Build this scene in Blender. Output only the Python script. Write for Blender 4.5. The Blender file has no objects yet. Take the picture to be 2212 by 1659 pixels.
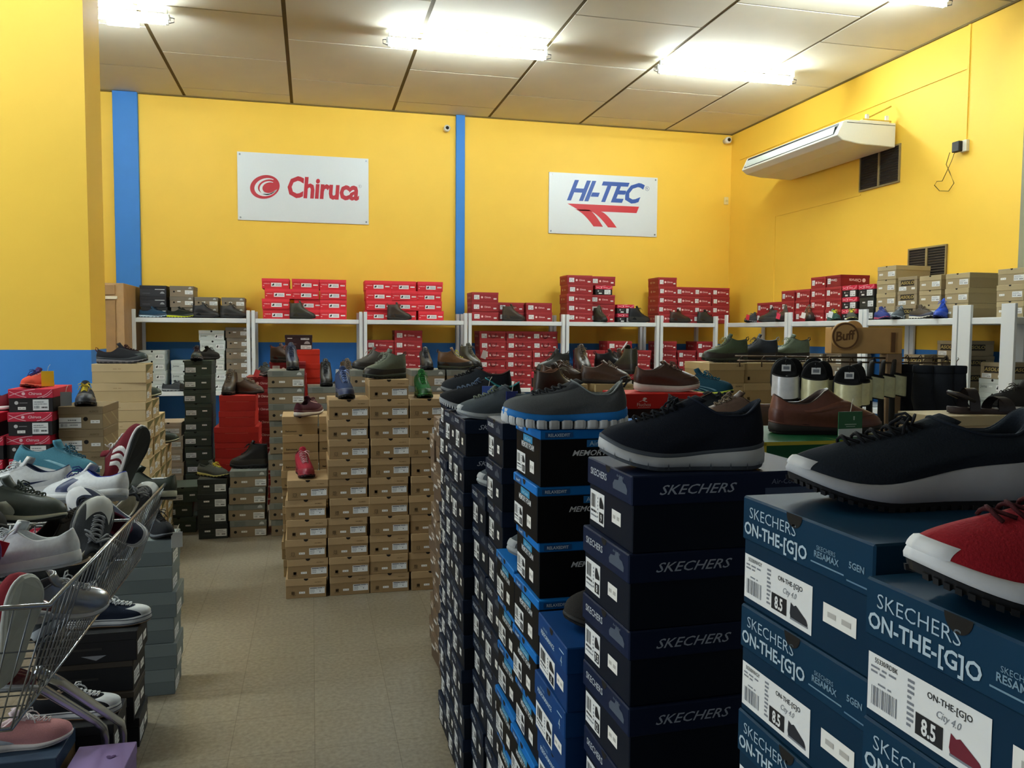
import bpy, bmesh, math, random
import numpy as np
from mathutils import Vector, Matrix, Euler
random.seed(7)
R = math.radians
SC = bpy.context.scene
COL = SC.collection

# ------------------------------------------------------------------ camera
CAM_Z = 1.55
cd = bpy.data.cameras.new('camera'); cam = bpy.data.objects.new('camera', cd); COL.objects.link(cam)
_yaw, _pit, _rol = 0.2399, -0.0617, 0.0067
_f = Vector((math.sin(_yaw)*math.cos(_pit), math.cos(_yaw)*math.cos(_pit), math.sin(_pit)))
_r = Vector((math.cos(_yaw), -math.sin(_yaw), 0)); _u = _r.cross(_f)
_r2 = _r*math.cos(_rol) + _u*math.sin(_rol); _u2 = -_r*math.sin(_rol) + _u*math.cos(_rol)
_m = Matrix((_r2, _u2, -_f)).transposed().to_4x4(); _m.translation = (0, 0, CAM_Z)
cam.matrix_world = _m
cd.sensor_width = 36.0; cd.lens = 1771.3/2212*36.0; cd.clip_start = 0.05
SC.camera = cam

# ------------------------------------------------------------------ world and exposure
w = bpy.data.worlds.new('world'); SC.world = w; w.use_nodes = True
w.node_tree.nodes['Background'].inputs[0].default_value = (0.80, 0.90, 1.0, 1)
w.node_tree.nodes['Background'].inputs[1].default_value = 0.12
SC.view_settings.view_transform = 'Standard'; SC.view_settings.look = 'None'
SC.view_settings.gamma = 1.0; SC.view_settings.use_curve_mapping = False
SC.view_settings.exposure = 0.88
# area light added to brighten the pillar, set at an assumed, unseen left-wall window
_l = bpy.data.lights.new('added_pillar_light', 'AREA'); _l.shape = 'RECTANGLE'; _l.size = 4.2; _l.size_y = 2.2
_l.energy = 105; _l.color = (.82, .92, 1.0)
_o = bpy.data.objects.new('added_pillar_light', _l); COL.objects.link(_o); _o.location = (-6.85, 1.2, 1.9); _o.rotation_euler = (0, R(-90), 0)

# ------------------------------------------------------------------ materials
def lin(h):
    h = h.lstrip('#'); o = []
    for i in (0, 2, 4):
        c = int(h[i:i+2], 16)/255
        o.append(c/12.92 if c <= .04045 else ((c+.055)/1.055)**2.4)
    return (*o, 1)
_M = {}
def mat(h, rough=.6, metal=0., var=.06, scale=60., bump=0., spec=.4, name=None, coat=0.):
    key = (h, rough, metal, var, scale, bump, spec, coat)
    if key in _M: return _M[key]
    m = bpy.data.materials.new(name or 'mat_'+h.lstrip('#')); m.use_nodes = True
    nt = m.node_tree; b = nt.nodes['Principled BSDF']
    c = lin(h)
    b.inputs['Base Color'].default_value = c; b.inputs['Roughness'].default_value = rough
    b.inputs['Metallic'].default_value = metal; b.inputs['Specular IOR Level'].default_value = spec
    if coat: b.inputs['Coat Weight'].default_value = coat; b.inputs['Coat Roughness'].default_value = .12
    if var or bump:
        tc = nt.nodes.new('ShaderNodeTexCoord'); n = nt.nodes.new('ShaderNodeTexNoise')
        n.inputs['Scale'].default_value = scale; n.inputs['Detail'].default_value = 3
        nt.links.new(tc.outputs['Object'], n.inputs['Vector'])
        if var:
            mx = nt.nodes.new('ShaderNodeMix'); mx.data_type = 'RGBA'
            mx.inputs[6].default_value = tuple(min(1, v*(1-var*2)) for v in c[:3])+(1,)
            mx.inputs[7].default_value = tuple(min(1, v*(1+var*2)) for v in c[:3])+(1,)
            nt.links.new(n.outputs['Fac'], mx.inputs[0]); nt.links.new(mx.outputs[2], b.inputs['Base Color'])
        if bump:
            bp = nt.nodes.new('ShaderNodeBump'); bp.inputs['Strength'].default_value = bump; bp.inputs['Distance'].default_value = .002
            nt.links.new(n.outputs['Fac'], bp.inputs['Height']); nt.links.new(bp.outputs['Normal'], b.inputs['Normal'])
    _M[key] = m; return m
def emit(h, s):
    m = bpy.data.materials.new('glowing_tube'); m.use_nodes = True; nt = m.node_tree
    b = nt.nodes['Principled BSDF']; b.inputs['Base Color'].default_value = (1, 1, 1, 1)
    b.inputs['Emission Color'].default_value = lin(h); b.inputs['Emission Strength'].default_value = s
    return m
def card(h, rough=.62, coat=0.): return mat(h, rough if not coat else .55, 0, .045, 9, .05, .4 if not coat else .16)
def cloth(h): return mat(h, .88, 0, .12, 420, .35, .25)
def leather(h): return mat(h, .42, 0, .10, 90, .12, .45)
def rubber(h): return mat(h, .65, 0, .05, 50, .05, .35)
WHITE = mat('e9ebea', .5, 0, .02); INK = mat('17181c', .6, 0, 0); STICK = mat('efeee8', .5, 0, .02)
GREYINK = mat('7d828a', .6, 0, 0)

# ------------------------------------------------------------------ mesh helpers
def mesh(name, verts, faces, mats, fm=None, smooth=False):
    me = bpy.data.meshes.new(name); me.from_pydata([tuple(v) for v in verts], [], [tuple(f) for f in faces])
    for m in (mats if isinstance(mats, (list, tuple)) else [mats]): me.materials.append(m)
    if fm is not None: me.polygons.foreach_set('material_index', fm)
    if smooth: me.polygons.foreach_set('use_smooth', [True]*len(me.polygons))
    me.update(); return me
class MB:
    def __init__(s): s.v = []; s.f = []; s.m = []
    def add(s, v, f, mi=0):
        o = len(s.v); s.v += [tuple(p) for p in v]; s.f += [tuple(i+o for i in q) for q in f]; s.m += [mi]*len(f); return s
    def box(s, a, b, mi=0):
        (x0, y0, z0), (x1, y1, z1) = a, b
        return s.add([(x0,y0,z0),(x1,y0,z0),(x1,y1,z0),(x0,y1,z0),(x0,y0,z1),(x1,y0,z1),(x1,y1,z1),(x0,y1,z1)],
                     [(3,2,1,0),(4,5,6,7),(0,1,5,4),(1,2,6,5),(2,3,7,6),(3,0,4,7)], mi)
    def quad(s, p, mi=0): return s.add(p, [tuple(range(len(p)))], mi)
    def tube(s, pts, r, n=8, mi=0, closed=False, cap=True):
        P = [Vector(p) for p in pts]; k = len(P); v = []; f = []
        rr = r if isinstance(r, (list, tuple)) else [r]*k
        ref = Vector((0, 0, 1))
        for i in range(k):
            if closed: t = P[(i+1) % k]-P[i-1]
            else: t = P[min(i+1, k-1)]-P[max(i-1, 0)]
            t = t.normalized() if t.length > 1e-9 else Vector((1, 0, 0))
            a = t.cross(ref)
            if a.length < .05: a = t.cross(Vector((1, 0, 0)))
            a.normalize(); b = t.cross(a)
            for j in range(n):
                th = 2*math.pi*j/n; v.append(P[i]+(a*math.cos(th)+b*math.sin(th))*rr[i])
        for i in range(k if closed else k-1):
            i2 = (i+1) % k
            for j in range(n):
                f.append((i*n+j, i*n+(j+1) % n, i2*n+(j+1) % n, i2*n+j))
        if cap and not closed:
            f.append(tuple(range(n-1, -1, -1))); f.append(tuple((k-1)*n+j for j in range(n)))
        return s.add(v, f, mi)
    def lathe(s, prof, n=20, mi=0, axis='Z', c=(0, 0, 0)):
        v = []; f = []; k = len(prof)
        for i, (r, h) in enumerate(prof):
            for j in range(n):
                th = 2*math.pi*j/n; x, y = r*math.cos(th), r*math.sin(th)
                p = {'Z': (x, y, h), 'Y': (x, h, y), 'X': (h, x, y)}[axis]
                v.append((p[0]+c[0], p[1]+c[1], p[2]+c[2]))
        for i in range(k-1):
            for j in range(n): f.append((i*n+j, i*n+(j+1) % n, (i+1)*n+(j+1) % n, (i+1)*n+j))
        f.append(tuple(range(n-1, -1, -1))); f.append(tuple((k-1)*n+j for j in range(n)))
        return s.add(v, f, mi)
    def mesh(s, name, mats, smooth=False, bevel=0, seg=1):
        me = mesh(name, s.v, s.f, mats, s.m, smooth)
        if bevel:
            bm = bmesh.new(); bm.from_mesh(me)
            bmesh.ops.bevel(bm, geom=list(bm.edges), offset=bevel, segments=seg, affect='EDGES', profile=.7)
            bm.to_mesh(me); bm.free()
        return me
def obj(name, me, parent=None, loc=None, rot=None):
    o = bpy.data.objects.new(name, me); COL.objects.link(o)
    if parent: o.parent = parent
    if loc is not None: o.location = loc
    if rot is not None: o.rotation_euler = rot
    return o
def tag(o, label, cat, group=None):
    o['label'] = label; o['category'] = cat
    if group: o['group'] = group
    return o
def thing(name, label, cat, loc=(0, 0, 0), rot=(0, 0, 0), group=None):
    o = bpy.data.objects.new(name, None); COL.objects.link(o); o.empty_display_size = .05
    o.location = loc; o.rotation_euler = rot
    return tag(o, label, cat, group)
def struct(name, me, parent=None, loc=None, rot=None):
    o = obj(name, me, parent, loc, rot); o['kind'] = 'structure'; return o

# ------------------------------------------------------------------ lettering
_T = {}
def text(s, size=.02, shear=0., sx=1., bold=0., space=1.):
    """flat glyph outlines: (verts2d, faces), centred on x, baseline at 0, height = size (cap height)"""
    key = (s, shear, bold, space)
    if key not in _T:
        cu = bpy.data.curves.new('t', 'FONT'); cu.body = s; cu.size = 1; cu.shear = shear; cu.offset = bold
        cu.space_character = space; cu.resolution_u = 2
        o = bpy.data.objects.new('t', cu)
        me = o.to_mesh(); v = [(p.co.x, p.co.y) for p in me.vertices]; f = [tuple(p.vertices) for p in me.polygons]
        o.to_mesh_clear(); bpy.data.objects.remove(o); bpy.data.curves.remove(cu)
        if v:
            x0 = min(p[0] for p in v); x1 = max(p[0] for p in v)
            v = [(p[0]-(x0+x1)/2, p[1]) for p in v]
        _T[key] = (v, f)
    v, f = _T[key]; k = size/.7
    return [(x*k*sx, y*k) for x, y in v], f
def flip(v, f): return [(-x, -y) for x, y in v], f
# ================================================================== THE ROOM
YB, XR, HC, ZP = 10.24, 5.54, 4.25, 1.424
YEL = mat('f2c547', .55, 0, .02, 3, .06, .35); BLU = mat('3880cf', .55, 0, .03, 5, .06, .35)
GREYW = mat('8d8c74', .7, 0, .03, 5)
# floor: speckled vinyl with faint tile seams
def floor_mat():
    m = bpy.data.materials.new('speckled_vinyl'); m.use_nodes = True; nt = m.node_tree; b = nt.nodes['Principled BSDF']
    tc = nt.nodes.new('ShaderNodeTexCoord')
    n1 = nt.nodes.new('ShaderNodeTexNoise'); n1.inputs['Scale'].default_value = 55; n1.inputs['Detail'].default_value = 4
    n2 = nt.nodes.new('ShaderNodeTexNoise'); n2.inputs['Scale'].default_value = 1.3; n2.inputs['Detail'].default_value = 2
    vo = nt.nodes.new('ShaderNodeTexVoronoi'); vo.inputs['Scale'].default_value = 150
    br = nt.nodes.new('ShaderNodeTexBrick'); br.offset = 0
    br.inputs['Scale'].default_value = 1; br.inputs['Brick Width'].default_value = .305; br.inputs['Row Height'].default_value = .305
    br.inputs['Mortar Size'].default_value = .0016; br.inputs['Color1'].default_value = (1, 1, 1, 1); br.inputs['Color2'].default_value = (.93, .93, .93, 1)
    br.inputs['Mortar'].default_value = (.62, .6, .55, 1)
    for n in (n1, n2, vo, br): nt.links.new(tc.outputs['Object'], n.inputs['Vector'])
    r = nt.nodes.new('ShaderNodeValToRGB'); e = r.color_ramp.elements
    e[0].position = .30; e[0].color = lin('7a7160'); e[1].position = .66; e[1].color = lin('958b77')
    nt.links.new(n1.outputs['Fac'], r.inputs[0])
    r2 = nt.nodes.new('ShaderNodeValToRGB'); e = r2.color_ramp.elements
    e[0].position = .03; e[0].color = (.62, .60, .54, 1); e[1].position = .20; e[1].color = (1, 1, 1, 1)
    nt.links.new(vo.outputs['Distance'], r2.inputs[0])
    def mul(a, c):
        x = nt.nodes.new('ShaderNodeMix'); x.data_type = 'RGBA'; x.blend_type = 'MULTIPLY'; x.inputs[0].default_value = 1
        nt.links.new(a, x.inputs[6]); nt.links.new(c, x.inputs[7]); return x.outputs[2]
    c = mul(mul(r.outputs[0], r2.outputs[0]), br.outputs[0])
    nt.links.new(c, b.inputs['Base Color'])
    rr = nt.nodes.new('ShaderNodeMapRange'); rr.inputs[3].default_value = .26; rr.inputs[4].default_value = .48
    nt.links.new(n2.outputs['Fac'], rr.inputs[0]); nt.links.new(rr.outputs[0], b.inputs['Roughness'])
    return m
struct('floor', MB().box((-7, -5, -.1), (8, YB+.2, 0)).mesh('floor', floor_mat()))
def painted_wall(name, a, b, axis):
    """a wall slab painted blue up to ZP and yellow above"""
    mb = MB(); (x0, y0), (x1, y1) = a, b
    mb.box((x0, y0, 0), (x1, y1, ZP), 1); mb.box((x0, y0, ZP), (x1, y1, HC), 0)
    return struct(name, mb.mesh(name, [YEL, BLU]))
painted_wall('wall_back', (-7, YB), (XR+.2, YB+.2), 'Y')
painted_wall('wall_right', (XR, 5.5), (XR+.2, YB), 'X')
painted_wall('wall_left', (-7.2, -5), (-7, YB), 'X')
painted_wall('wall_pillar', (-2.35, 5.83), (-1.392, 6.24), 'X')
t = struct('assumed_window_1', MB().box((-7.02, -.9, .8), (-6.98, 3.3, 3.0)).mesh('assumed_window_1', mat('b9c6cf', .1, 0, 0)))  # out-of-view window, assumed here to go with the light added for the pillar
for a, b in (((-7.0, -.95, .75), (-6.94, 3.35, .8)), ((-7.0, -.95, 3.0), (-6.94, 3.35, 3.05)), ((-7.0, -.95, .8), (-6.94, -.9, 3.0)), ((-7.0, 3.3, .8), (-6.94, 3.35, 3.0)), ((-7.0, 1.18, .8), (-6.95, 1.22, 3.0))):
    obj('assumed_window_frame', MB().box(a, b).mesh('assumed_window_frame', mat('c9cdd0', .4)), t)  # frame bars of the assumed, unseen window
struct('wall_column', MB().box((5.535, 4.95, 0), (5.9, 5.5, HC)).mesh('wall_column', GREYW))
struct('wall_far_right', MB().box((7.8, -5, 0), (8, 5.2, HC)).mesh('wall_far_right', mat('c9c3ae', .7)))
struct('wall_return', MB().box((5.9, 5.3, 0), (8, 5.5, HC)).mesh('wall_return', mat('c9c3ae', .7)))
# blue pilasters on the back wall
struct('trim_1', MB().box((-2.154, YB-.05, 0), (-1.892, YB+.02, HC-.005)).mesh('trim_1', BLU, bevel=.004))
struct('trim_2', MB().box((1.762, YB-.04, 0), (1.874, YB+.02, HC-.005)).mesh('trim_2', BLU, bevel=.004))
# shallow painted cable ducts and panel seams on the right wall
for i, (a, b) in enumerate((((XR-.012, 6.10, 3.86), (XR, 10.0, 3.885)), ((XR-.010, 6.09, 3.25), (XR, 6.115, HC)),
                            ((XR-.006, 7.5, 3.0), (XR, 9.1, 3.012)), ((XR-.006, 9.10, 1.6), (XR, 9.112, 3.012)))):
    struct('trim_%d' % (i+3), MB().box(a, b).mesh('trim', YEL))
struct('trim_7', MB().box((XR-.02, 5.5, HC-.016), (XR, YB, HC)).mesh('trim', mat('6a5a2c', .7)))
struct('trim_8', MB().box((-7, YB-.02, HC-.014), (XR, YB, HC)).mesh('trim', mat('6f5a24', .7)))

# ceiling: dark grid backing with one panel per tile, columns staggered
ceil = struct('ceiling', MB().box((-7, -5, HC+.007), (8, YB+.2, HC+.12)).mesh('ceiling', mat('66552f', .85)))
TILE = mat('d8d0bb', .75, 0, .03, 2.5, .12, .3)
TW = 1.1928; X0 = -1.3957
tile_me = {}
offs = [9.898, 9.244, 9.819, 9.22, 9.856, 9.267]
for c in range(-5, 8):
    xa = X0+c*TW+.018; xb = X0+(c+1)*TW-.018
    if xa > XR+.1 and False: continue
    y = offs[c % 6] if 0 <= c < 6 else (9.86 if c % 2 == 0 else 9.25)
    edges = [YB+.1, y]
    while edges[-1] > -4: edges.append(edges[-1]-1.2079)
    xb2 = min(xb, 7.9)
    for k in range(len(edges)-1):
        y1, y0 = edges[k]-.009, edges[k+1]+.009
        key = (round(xb2-xa, 3), round(y1-y0, 3))
        if key not in tile_me:
            tile_me[key] = MB().box((0, 0, 0), (xb2-xa, y1-y0, .0069)).mesh('ceiling_tile', TILE)
        o = obj('ceiling_tile', tile_me[key], ceil, (xa, y0, HC+random.uniform(-.001, .0)))
# fluorescent battens (twin tubes), in rows, plus two unseen ones added for the pillar
TUBE = emit('ecfbff', 96.0); TUBE2 = emit('ecfbff', 34.0)
BAT = mat('dfe3e2', .4); CAPM = mat('3c3d3c', .5)
def batten(x0, y, label):
    L = 1.5
    t = thing('fluorescent_fixture', label, 'ceiling light', (x0, y, HC), group='twin tube ceiling battens')
    obj('batten_body', MB().box((0, -.03, -.098), (L, .03, -.056)).mesh('batten_body', BAT, bevel=.004), t)
    for x in (.2, L-.2): obj('hanger', MB().box((x-.02, -.02, -.057), (x+.02, .02, 0)).mesh('hanger', BAT), t)
    tb = MB().tube([(.035, 0, 0), (L-.035, 0, 0)], .016, 10).mesh('tube', TUBE, True)
    tb2 = MB().tube([(.035, 0, 0), (L-.035, 0, 0)], .016, 10).mesh('tube', TUBE2, True)
    for k, (dy, dz) in enumerate(((-.012, -.122), (-.052, -.034))):
        obj('tube', tb if k == 0 else tb2, t, (0, dy, dz))
        for e in (0, 1):
            x = .012 if e == 0 else L-.036
            obj('lamp_holder', MB().box((x, dy-.012, dz-.016), (x+.024, dy+.012, -.07)).mesh('lamp_holder', BAT) if k == 0 else MB().box((x, dy-.012, -.07), (x+.024, dy+.014, dz+.014)).mesh('lamp_holder', BAT), t)
    for e in (0, 1):
        x = -.004 if e == 0 else L+.004; d = -1 if e == 0 else 1
        obj('wire', MB().tube([(x, -.02, -.08), (x+d*.03, -.025, -.085), (x+d*.028, -.02, -.115), (x-d*.012, -.014, -.125)], .004, 6).mesh('wire', CAPM, True), t)
    return t
batten(.676, 7.6, 'lit twin tube ceiling light above the left white wall sign')
batten(3.32, 7.68, 'lit twin tube ceiling light above the right white wall sign')
batten(3.35, 5.6, 'lit ceiling light cut off by the top right of the picture')
batten(-4.2, 4.1, 'unseen ceiling light at the far left, added to brighten the pillar')  # out of view, added as extra light for the pillar front
batten(-2.5, 4.1, 'unseen ceiling light before the pillar, added to brighten its front')  # added out of view and set close to brighten the pillar
ta = batten(-2.63, 7.55, 'lit ceiling light at far left behind the yellow pillar')
obj('glowing_starter', MB().box((1.02, -.06, -.185), (1.26, -.02, -.140)).mesh('glowing_starter', emit('ffffff', 6)), ta)  # box made to glow by its material, though it is no lamp
# a roof beam edge in the upper right corner
struct('trim_9', MB().box((4.9, 5.0, HC-.06), (XR, 5.3, HC)).mesh('trim', mat('7b6a3a', .7)))

# ------------------------------------------------------------------ wall signs
def onwall(mb, v, f, cx, cz, y, mi=0): mb.add([(cx+a, y, cz+b) for a, b in v], f, mi)
def sign(label, x0, x1, z0, z1):
    t = thing('wall_sign', label, 'sign', ((x0+x1)/2, YB-.005, (z0+z1)/2))
    W, H = x1-x0, z1-z0
    obj('board', MB().box((-W/2, -.012, -H/2), (W/2, .004, H/2)).mesh('board', mat('d9dfe0', .35, 0, .01), bevel=.002), t)
    sc = MB()
    for a in (-1, 1):
        for b in (-1, 1): sc.lathe([(.011, -.016), (.011, -.011)], 10, 0, 'Y', (a*(W/2-.03), 0, b*(H/2-.03)))
    obj('screw', sc.mesh('screw', mat('80858a', .35, .8)), t)
    return t, W, H
RED = mat('b3202f', .45, 0, .02); SBLU = mat('1c4a9c', .45, 0, .02); SRED = mat('c3242f', .45, 0, .02)
t, W, H = sign('white wall sign with red swirl emblem and red name', -.828, .69, 2.86, 3.652)
mb = MB(); v, f = text('Chiruca', .235, 0, .80, .035, .98); v2 = [(x+.08*y, y) for x, y in v]
onwall(mb, v2, f, .22, -.10, -.0135)
obj('lettering', mb.mesh('lettering', RED), t)
def ell(cx, cz, a, b, n=40, rot=0., y=-.0135, a0=0, a1=2*math.pi):
    o = []
    for i in range(n):
        th = a0+(a1-a0)*i/(n if abs(a1-a0-2*math.pi) < 1e-6 else n-1); x, z = a*math.cos(th), b*math.sin(th)
        o.append((cx+x*math.cos(rot)-z*math.sin(rot), y, cz+x*math.sin(rot)+z*math.cos(rot)))
    return o
em = MB(); em.quad(ell(-.45, 0, .172, .135, rot=.35))
obj('emblem', em.mesh('emblem', RED), t)
def crescent(cx, cz, a, b, th, t0, t1, rot, y, n=24):
    o = []; i_ = []
    for i in range(n):
        k = i/(n-1); an = t0+(t1-t0)*k; ww = th*math.sin(math.pi*min(1, max(0.02, k)))**.6
        for rr, L_ in ((1, o), (1-ww, i_)):
            x, z = a*rr*math.cos(an), b*rr*math.sin(an)
            L_.append((cx+x*math.cos(rot)-z*math.sin(rot), y, cz+x*math.sin(rot)+z*math.cos(rot)))
    return o, i_
em = MB()
for (cx, cz, a, b, th) in ((-.435, -.002, .138, .102, .30), (-.415, -.012, .098, .078, .34)):
    o, i_ = crescent(cx, cz, a, b, th, R(35), R(325), .35, -.0145)
    for k in range(len(o)-1): em.quad([o[k], o[k+1], i_[k+1], i_[k]])
obj('emblem_swirl', em.mesh('emblem_swirl', mat('d9dfe0', .35, 0, .01)), t)
def regmark(t, cx, cz, r, m):
    mb = MB(); o = ell(cx, cz, r, r, 20, y=-.0135); i_ = ell(cx, cz, r*.86, r*.86, 20, y=-.0135)
    for k in range(20): mb.quad([o[k], o[(k+1) % 20], i_[(k+1) % 20], i_[k]])
    v, f = text('R', r*1.05, 0, .9, .01); onwall(mb, v, f, cx, cz-r*.5, -.0135)
    obj('registered_mark', mb.mesh('registered_mark', m), t)
regmark(t, .655, .06, .02, mat('8a8f98', .5))
t, W, H = sign('white wall sign with blue name over red winged stripe', 2.971, 4.466, 2.838, 3.615)
mb = MB(); v, f = text('HI-TEC', .25, .42, .95, .03, .93)
onwall(mb, v, f, .03, .05, -.0135); obj('lettering', mb.mesh('lettering', SBLU), t)
mb = MB()
def strip(o, i_):
    for k in range(len(o)-1): mb.quad([o[k], o[k+1], i_[k+1], i_[k]])
P = lambda x, z: (x, -.0135, z)
mb.quad([P(-.50, .0), P(.49, .0), P(.455, -.085), P(-.33, -.085)])
a1, b1, a2, b2 = [], [], [], []
for k in range(9):
    q = k/8
    a1.append(P(-.40+.26*q+.0*q*q, -.07-.21*q**1.55)); b1.append(P(-.20+.19*q, -.07-.21*q**1.35))
    a2.append(P(-.19+.25*q, -.085-.20*q**1.5)); b2.append(P(-.04+.22*q, -.085-.20*q**1.5))
strip(a1, b1); strip(a2, b2)
obj('winged_stripe', mb.mesh('winged_stripe', SRED), t)
regmark(t, .60, .24, .03, mat('3a4d80', .5))

# ------------------------------------------------------------------ wall equipment
# ceiling-hung air conditioner along the right wall
AC = mat('dcdcce', .4, 0, .015); ACD = mat('20241f', .6)
t = thing('air_conditioner', 'long white air conditioner hung on the right yellow wall', 'air conditioner', (5.52, 6.95, 3.35))
prof = [(-.02, .02), (-.42, .03), (-.60, .055), (-.665, .10), (-.60, .235), (-.56, .25), (-.02, .25)]
n = len(prof); L = 1.78
mb = MB().add([(x, 0, z) for x, z in prof]+[(x, L, z) for x, z in prof],
              [tuple(range(n))]+[tuple(range(2*n-1, n-1, -1))]+[(i, i+n, (i+1) % n+n, (i+1) % n) for i in range(n)])
obj('casing', mb.mesh('casing', AC, bevel=.006), t)
# outlet on the slanted front: from prof[3] to prof[4]
p3, p4 = Vector((-.665, 0, .10)), Vector((-.60, 0, .235)); dn = Vector((-.135, 0, .065)).normalized()
def fr(y, k, off): p = p3.lerp(p4, k)+dn*off; return (p.x, y, p.z)
obj('outlet', MB().quad([fr(.05, .10, .004), fr(L-.05, .10, .004), fr(L-.05, .92, .004), fr(.05, .92, .004)]).mesh('outlet', ACD), t)
lv = MB().add([fr(.07, .14, .006), fr(L-.07, .14, .006), fr(L-.07, .60, .018), fr(.07, .60, .018), fr(L-.07, .72, .008), fr(.07, .72, .008)],
              [(0, 1, 2, 3), (3, 2, 4, 5)])
obj('louvre', lv.mesh('louvre', mat('b9c2bb', .35), True), t)
obj('seam', MB().box((-.56, -.003, .222), (-.03, .002, .226)).mesh('seam', ACD), t)
obj('bracket', MB().box((-.36, .06, .25), (-.05, .10, .275)).box((-.30, .07, .275), (-.27, .09, .335)).box((-.08, .07, .275), (-.05, .09, .335)).mesh('bracket', AC), t)
for y in (.08, L-.2):
    obj('hanger', MB().box((-.34, y-.012, .27), (-.02, y+.012, .29)).tube([(-.32, y, .28), (-.02, y, .43)], .008, 6).mesh('hanger', mat('c9a83e', .6)), t)
# two ventilation grilles
def grille(label, y0, y1, z0, z1):
    t = thing('vent_grille', label, 'vent grille', (XR, (y0+y1)/2, (z0+z1)/2), group='dark grilles in the right wall')
    w, h = (y1-y0)/2, (z1-z0)/2
    obj('backing', MB().box((-.006, -w, -h), (.0, w, h)).mesh('backing', mat('1d1712', .8)), t)
    sl = MB().add([(-.012, -w, -.004), (-.012, w, -.004), (-.004, w, .005), (-.004, -w, .005)], [(0, 1, 2, 3), (3, 2, 1, 0)]).mesh('slat', mat('6a5a48', .5, .3))
    k = int(h*2/.024)
    for i in range(k): obj('slat', sl, t, (0, 0, -h+.012+i*.024))
    obj('frame', MB().box((-.016, -w-.015, -h-.015), (0, w+.015, -h)).box((-.016, -w-.015, h), (0, w+.015, h+.015)).box((-.016, -w-.015, -h), (0, -w, h)).box((-.016, w, -h), (0, w+.015, h)).box((-.018, -.012, -h), (-.004, .012, h)).mesh('frame', mat('8c7a52', .5)), t)
grille('dark louvred vent grille just below the air conditioner', 6.93, 7.50, 3.05, 3.39)
grille('dark vent grille behind the tan boxes on the right', 6.28, 6.74, 2.11, 2.36)
# cameras
def dome(label, loc, s=1.):
    t = thing('security_camera', label, 'camera', loc, group='small white security cameras')
    obj('mount', MB().lathe([(.035*s, 0), (.035*s, -.03), (.02*s, -.04)], 14, 0, 'Y').mesh('mount', mat('cfc9b8', .5), True), t)
    obj('housing', MB().lathe([(.02*s, -.03), (.043*s, -.045), (.045*s, -.10), (.034*s, -.115)], 16, 0, 'Y').mesh('housing', mat('d8d5c8', .4), True), t)
    obj('lens', MB().lathe([(.026*s, -.112), (.02*s, -.122)], 14, 0, 'Y').mesh('lens', mat('1a1613', .15)), t)
dome('small white camera left of the thin blue pilaster', (1.64, YB, 4.06), .9)
dome('small white camera high in the back right corner', (5.44, YB, 4.15), 1.)
t = thing('wall_sensor', 'small white sensor on the back wall near the corner', 'sensor', (5.47, YB, 3.36))
obj('case', MB().box((-.03, -.025, -.05), (.03, 0, .05)).mesh('case', mat('e2cf8e', .5), bevel=.005), t)
obj('window', MB().box((-.018, -.028, -.02), (.018, -.024, .012)).mesh('window', mat('cdbb7a', .3)), t)
t = thing('wall_plug', 'dark plug and looped cable on the right wall', 'plug', (XR, 6.10, 3.20))
obj('socket', MB().box((-.035, -.04, -.05), (0, .03, .05)).mesh('socket', mat('e0d9c2', .5), bevel=.004), t)
obj('adaptor', MB().box((-.075, .0, -.045), (-.03, .085, .045)).mesh('adaptor', mat('1b1a19', .5), bevel=.006), t)
cb = [(-.06, .06, -.04), (-.05, .10, -.10), (-.04, .17, -.19), (-.03, .23, -.26), (-.025, .30, -.25), (-.025, .33, -.28), (-.02, .27, -.34), (-.02, .16, -.36), (-.02, .10, -.30), (-.025, .15, -.20), (-.03, .19, -.12), (-.05, .13, -.03)]
obj('cable', MB().tube(cb, .0035, 6).mesh('cable', mat('6f5a1e', .6), True), t)

# ------------------------------------------------------------------ white shelving
SHW = mat('e3e7e8', .45, 0, .02, 6); ZS = 1.695; ZL = .885
def shelf_bay(label, xa, xb, lower=True):
    t = thing('shelf_unit', label, 'shelf', (xa, 9.58, 0), group='white shelving along the back wall')
    L = xb-xa
    obj('top_shelf', MB().box((.025, 0, ZS-.05), (L-.025, .58, ZS)).mesh('top_shelf', SHW, bevel=.003), t)
    obj('lower_shelf', MB().box((.03, 0, ZL-.045), (L-.03, .58, ZL)).mesh('lower_shelf', SHW, bevel=.003), t)
    pm = MB().box((-.019, -.012, 0), (.019, .012, ZS+.09)).box((-.019, -.012, 0), (-.013, .05, ZS+.09)).mesh('post', SHW, bevel=.002)
    for x in (.005, L-.005):
        for y in (0, .54): obj('post', pm, t, (x, y, 0))
PX = [-1.885, -.655, .578, 1.80, 3.01, 4.245, 5.05]
names = ['white shelf bay at far left beside the wooden cabinet', 'white shelf bay carrying the left bright red boxes', 'white shelf bay just left of the thin blue pilaster',
         'white shelf bay with three dark red stacks, right of pilaster', 'white shelf bay under the tallest dark red pair', 'white shelf bay in the back right corner']
for i in range(6): shelf_bay(names[i], PX[i]+.021, PX[i+1]-.021)
def shelf_bay_r(label, ya, yb, wide=.09):
    t = thing('shelf_unit', label, 'shelf', (5.0, ya, 0), group='white shelving along the right wall')
    L = yb-ya
    obj('top_shelf', MB().box((0, .04, ZS-.05), (.52, L-.04, ZS)).mesh('top_shelf', SHW, bevel=.003), t)
    obj('lower_shelf', MB().box((0, .04, ZL-.045), (.52, L-.04, ZL)).mesh('lower_shelf', SHW, bevel=.003), t)
    pm = MB().box((-.012, -wide/2, 0), (.012, wide/2, ZS+.10)).mesh('post', SHW, bevel=.002)
    for y in (wide/2, L-wide/2):
        for x in (-.001, .51): obj('post', pm, t, (x, y, 0))
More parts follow.
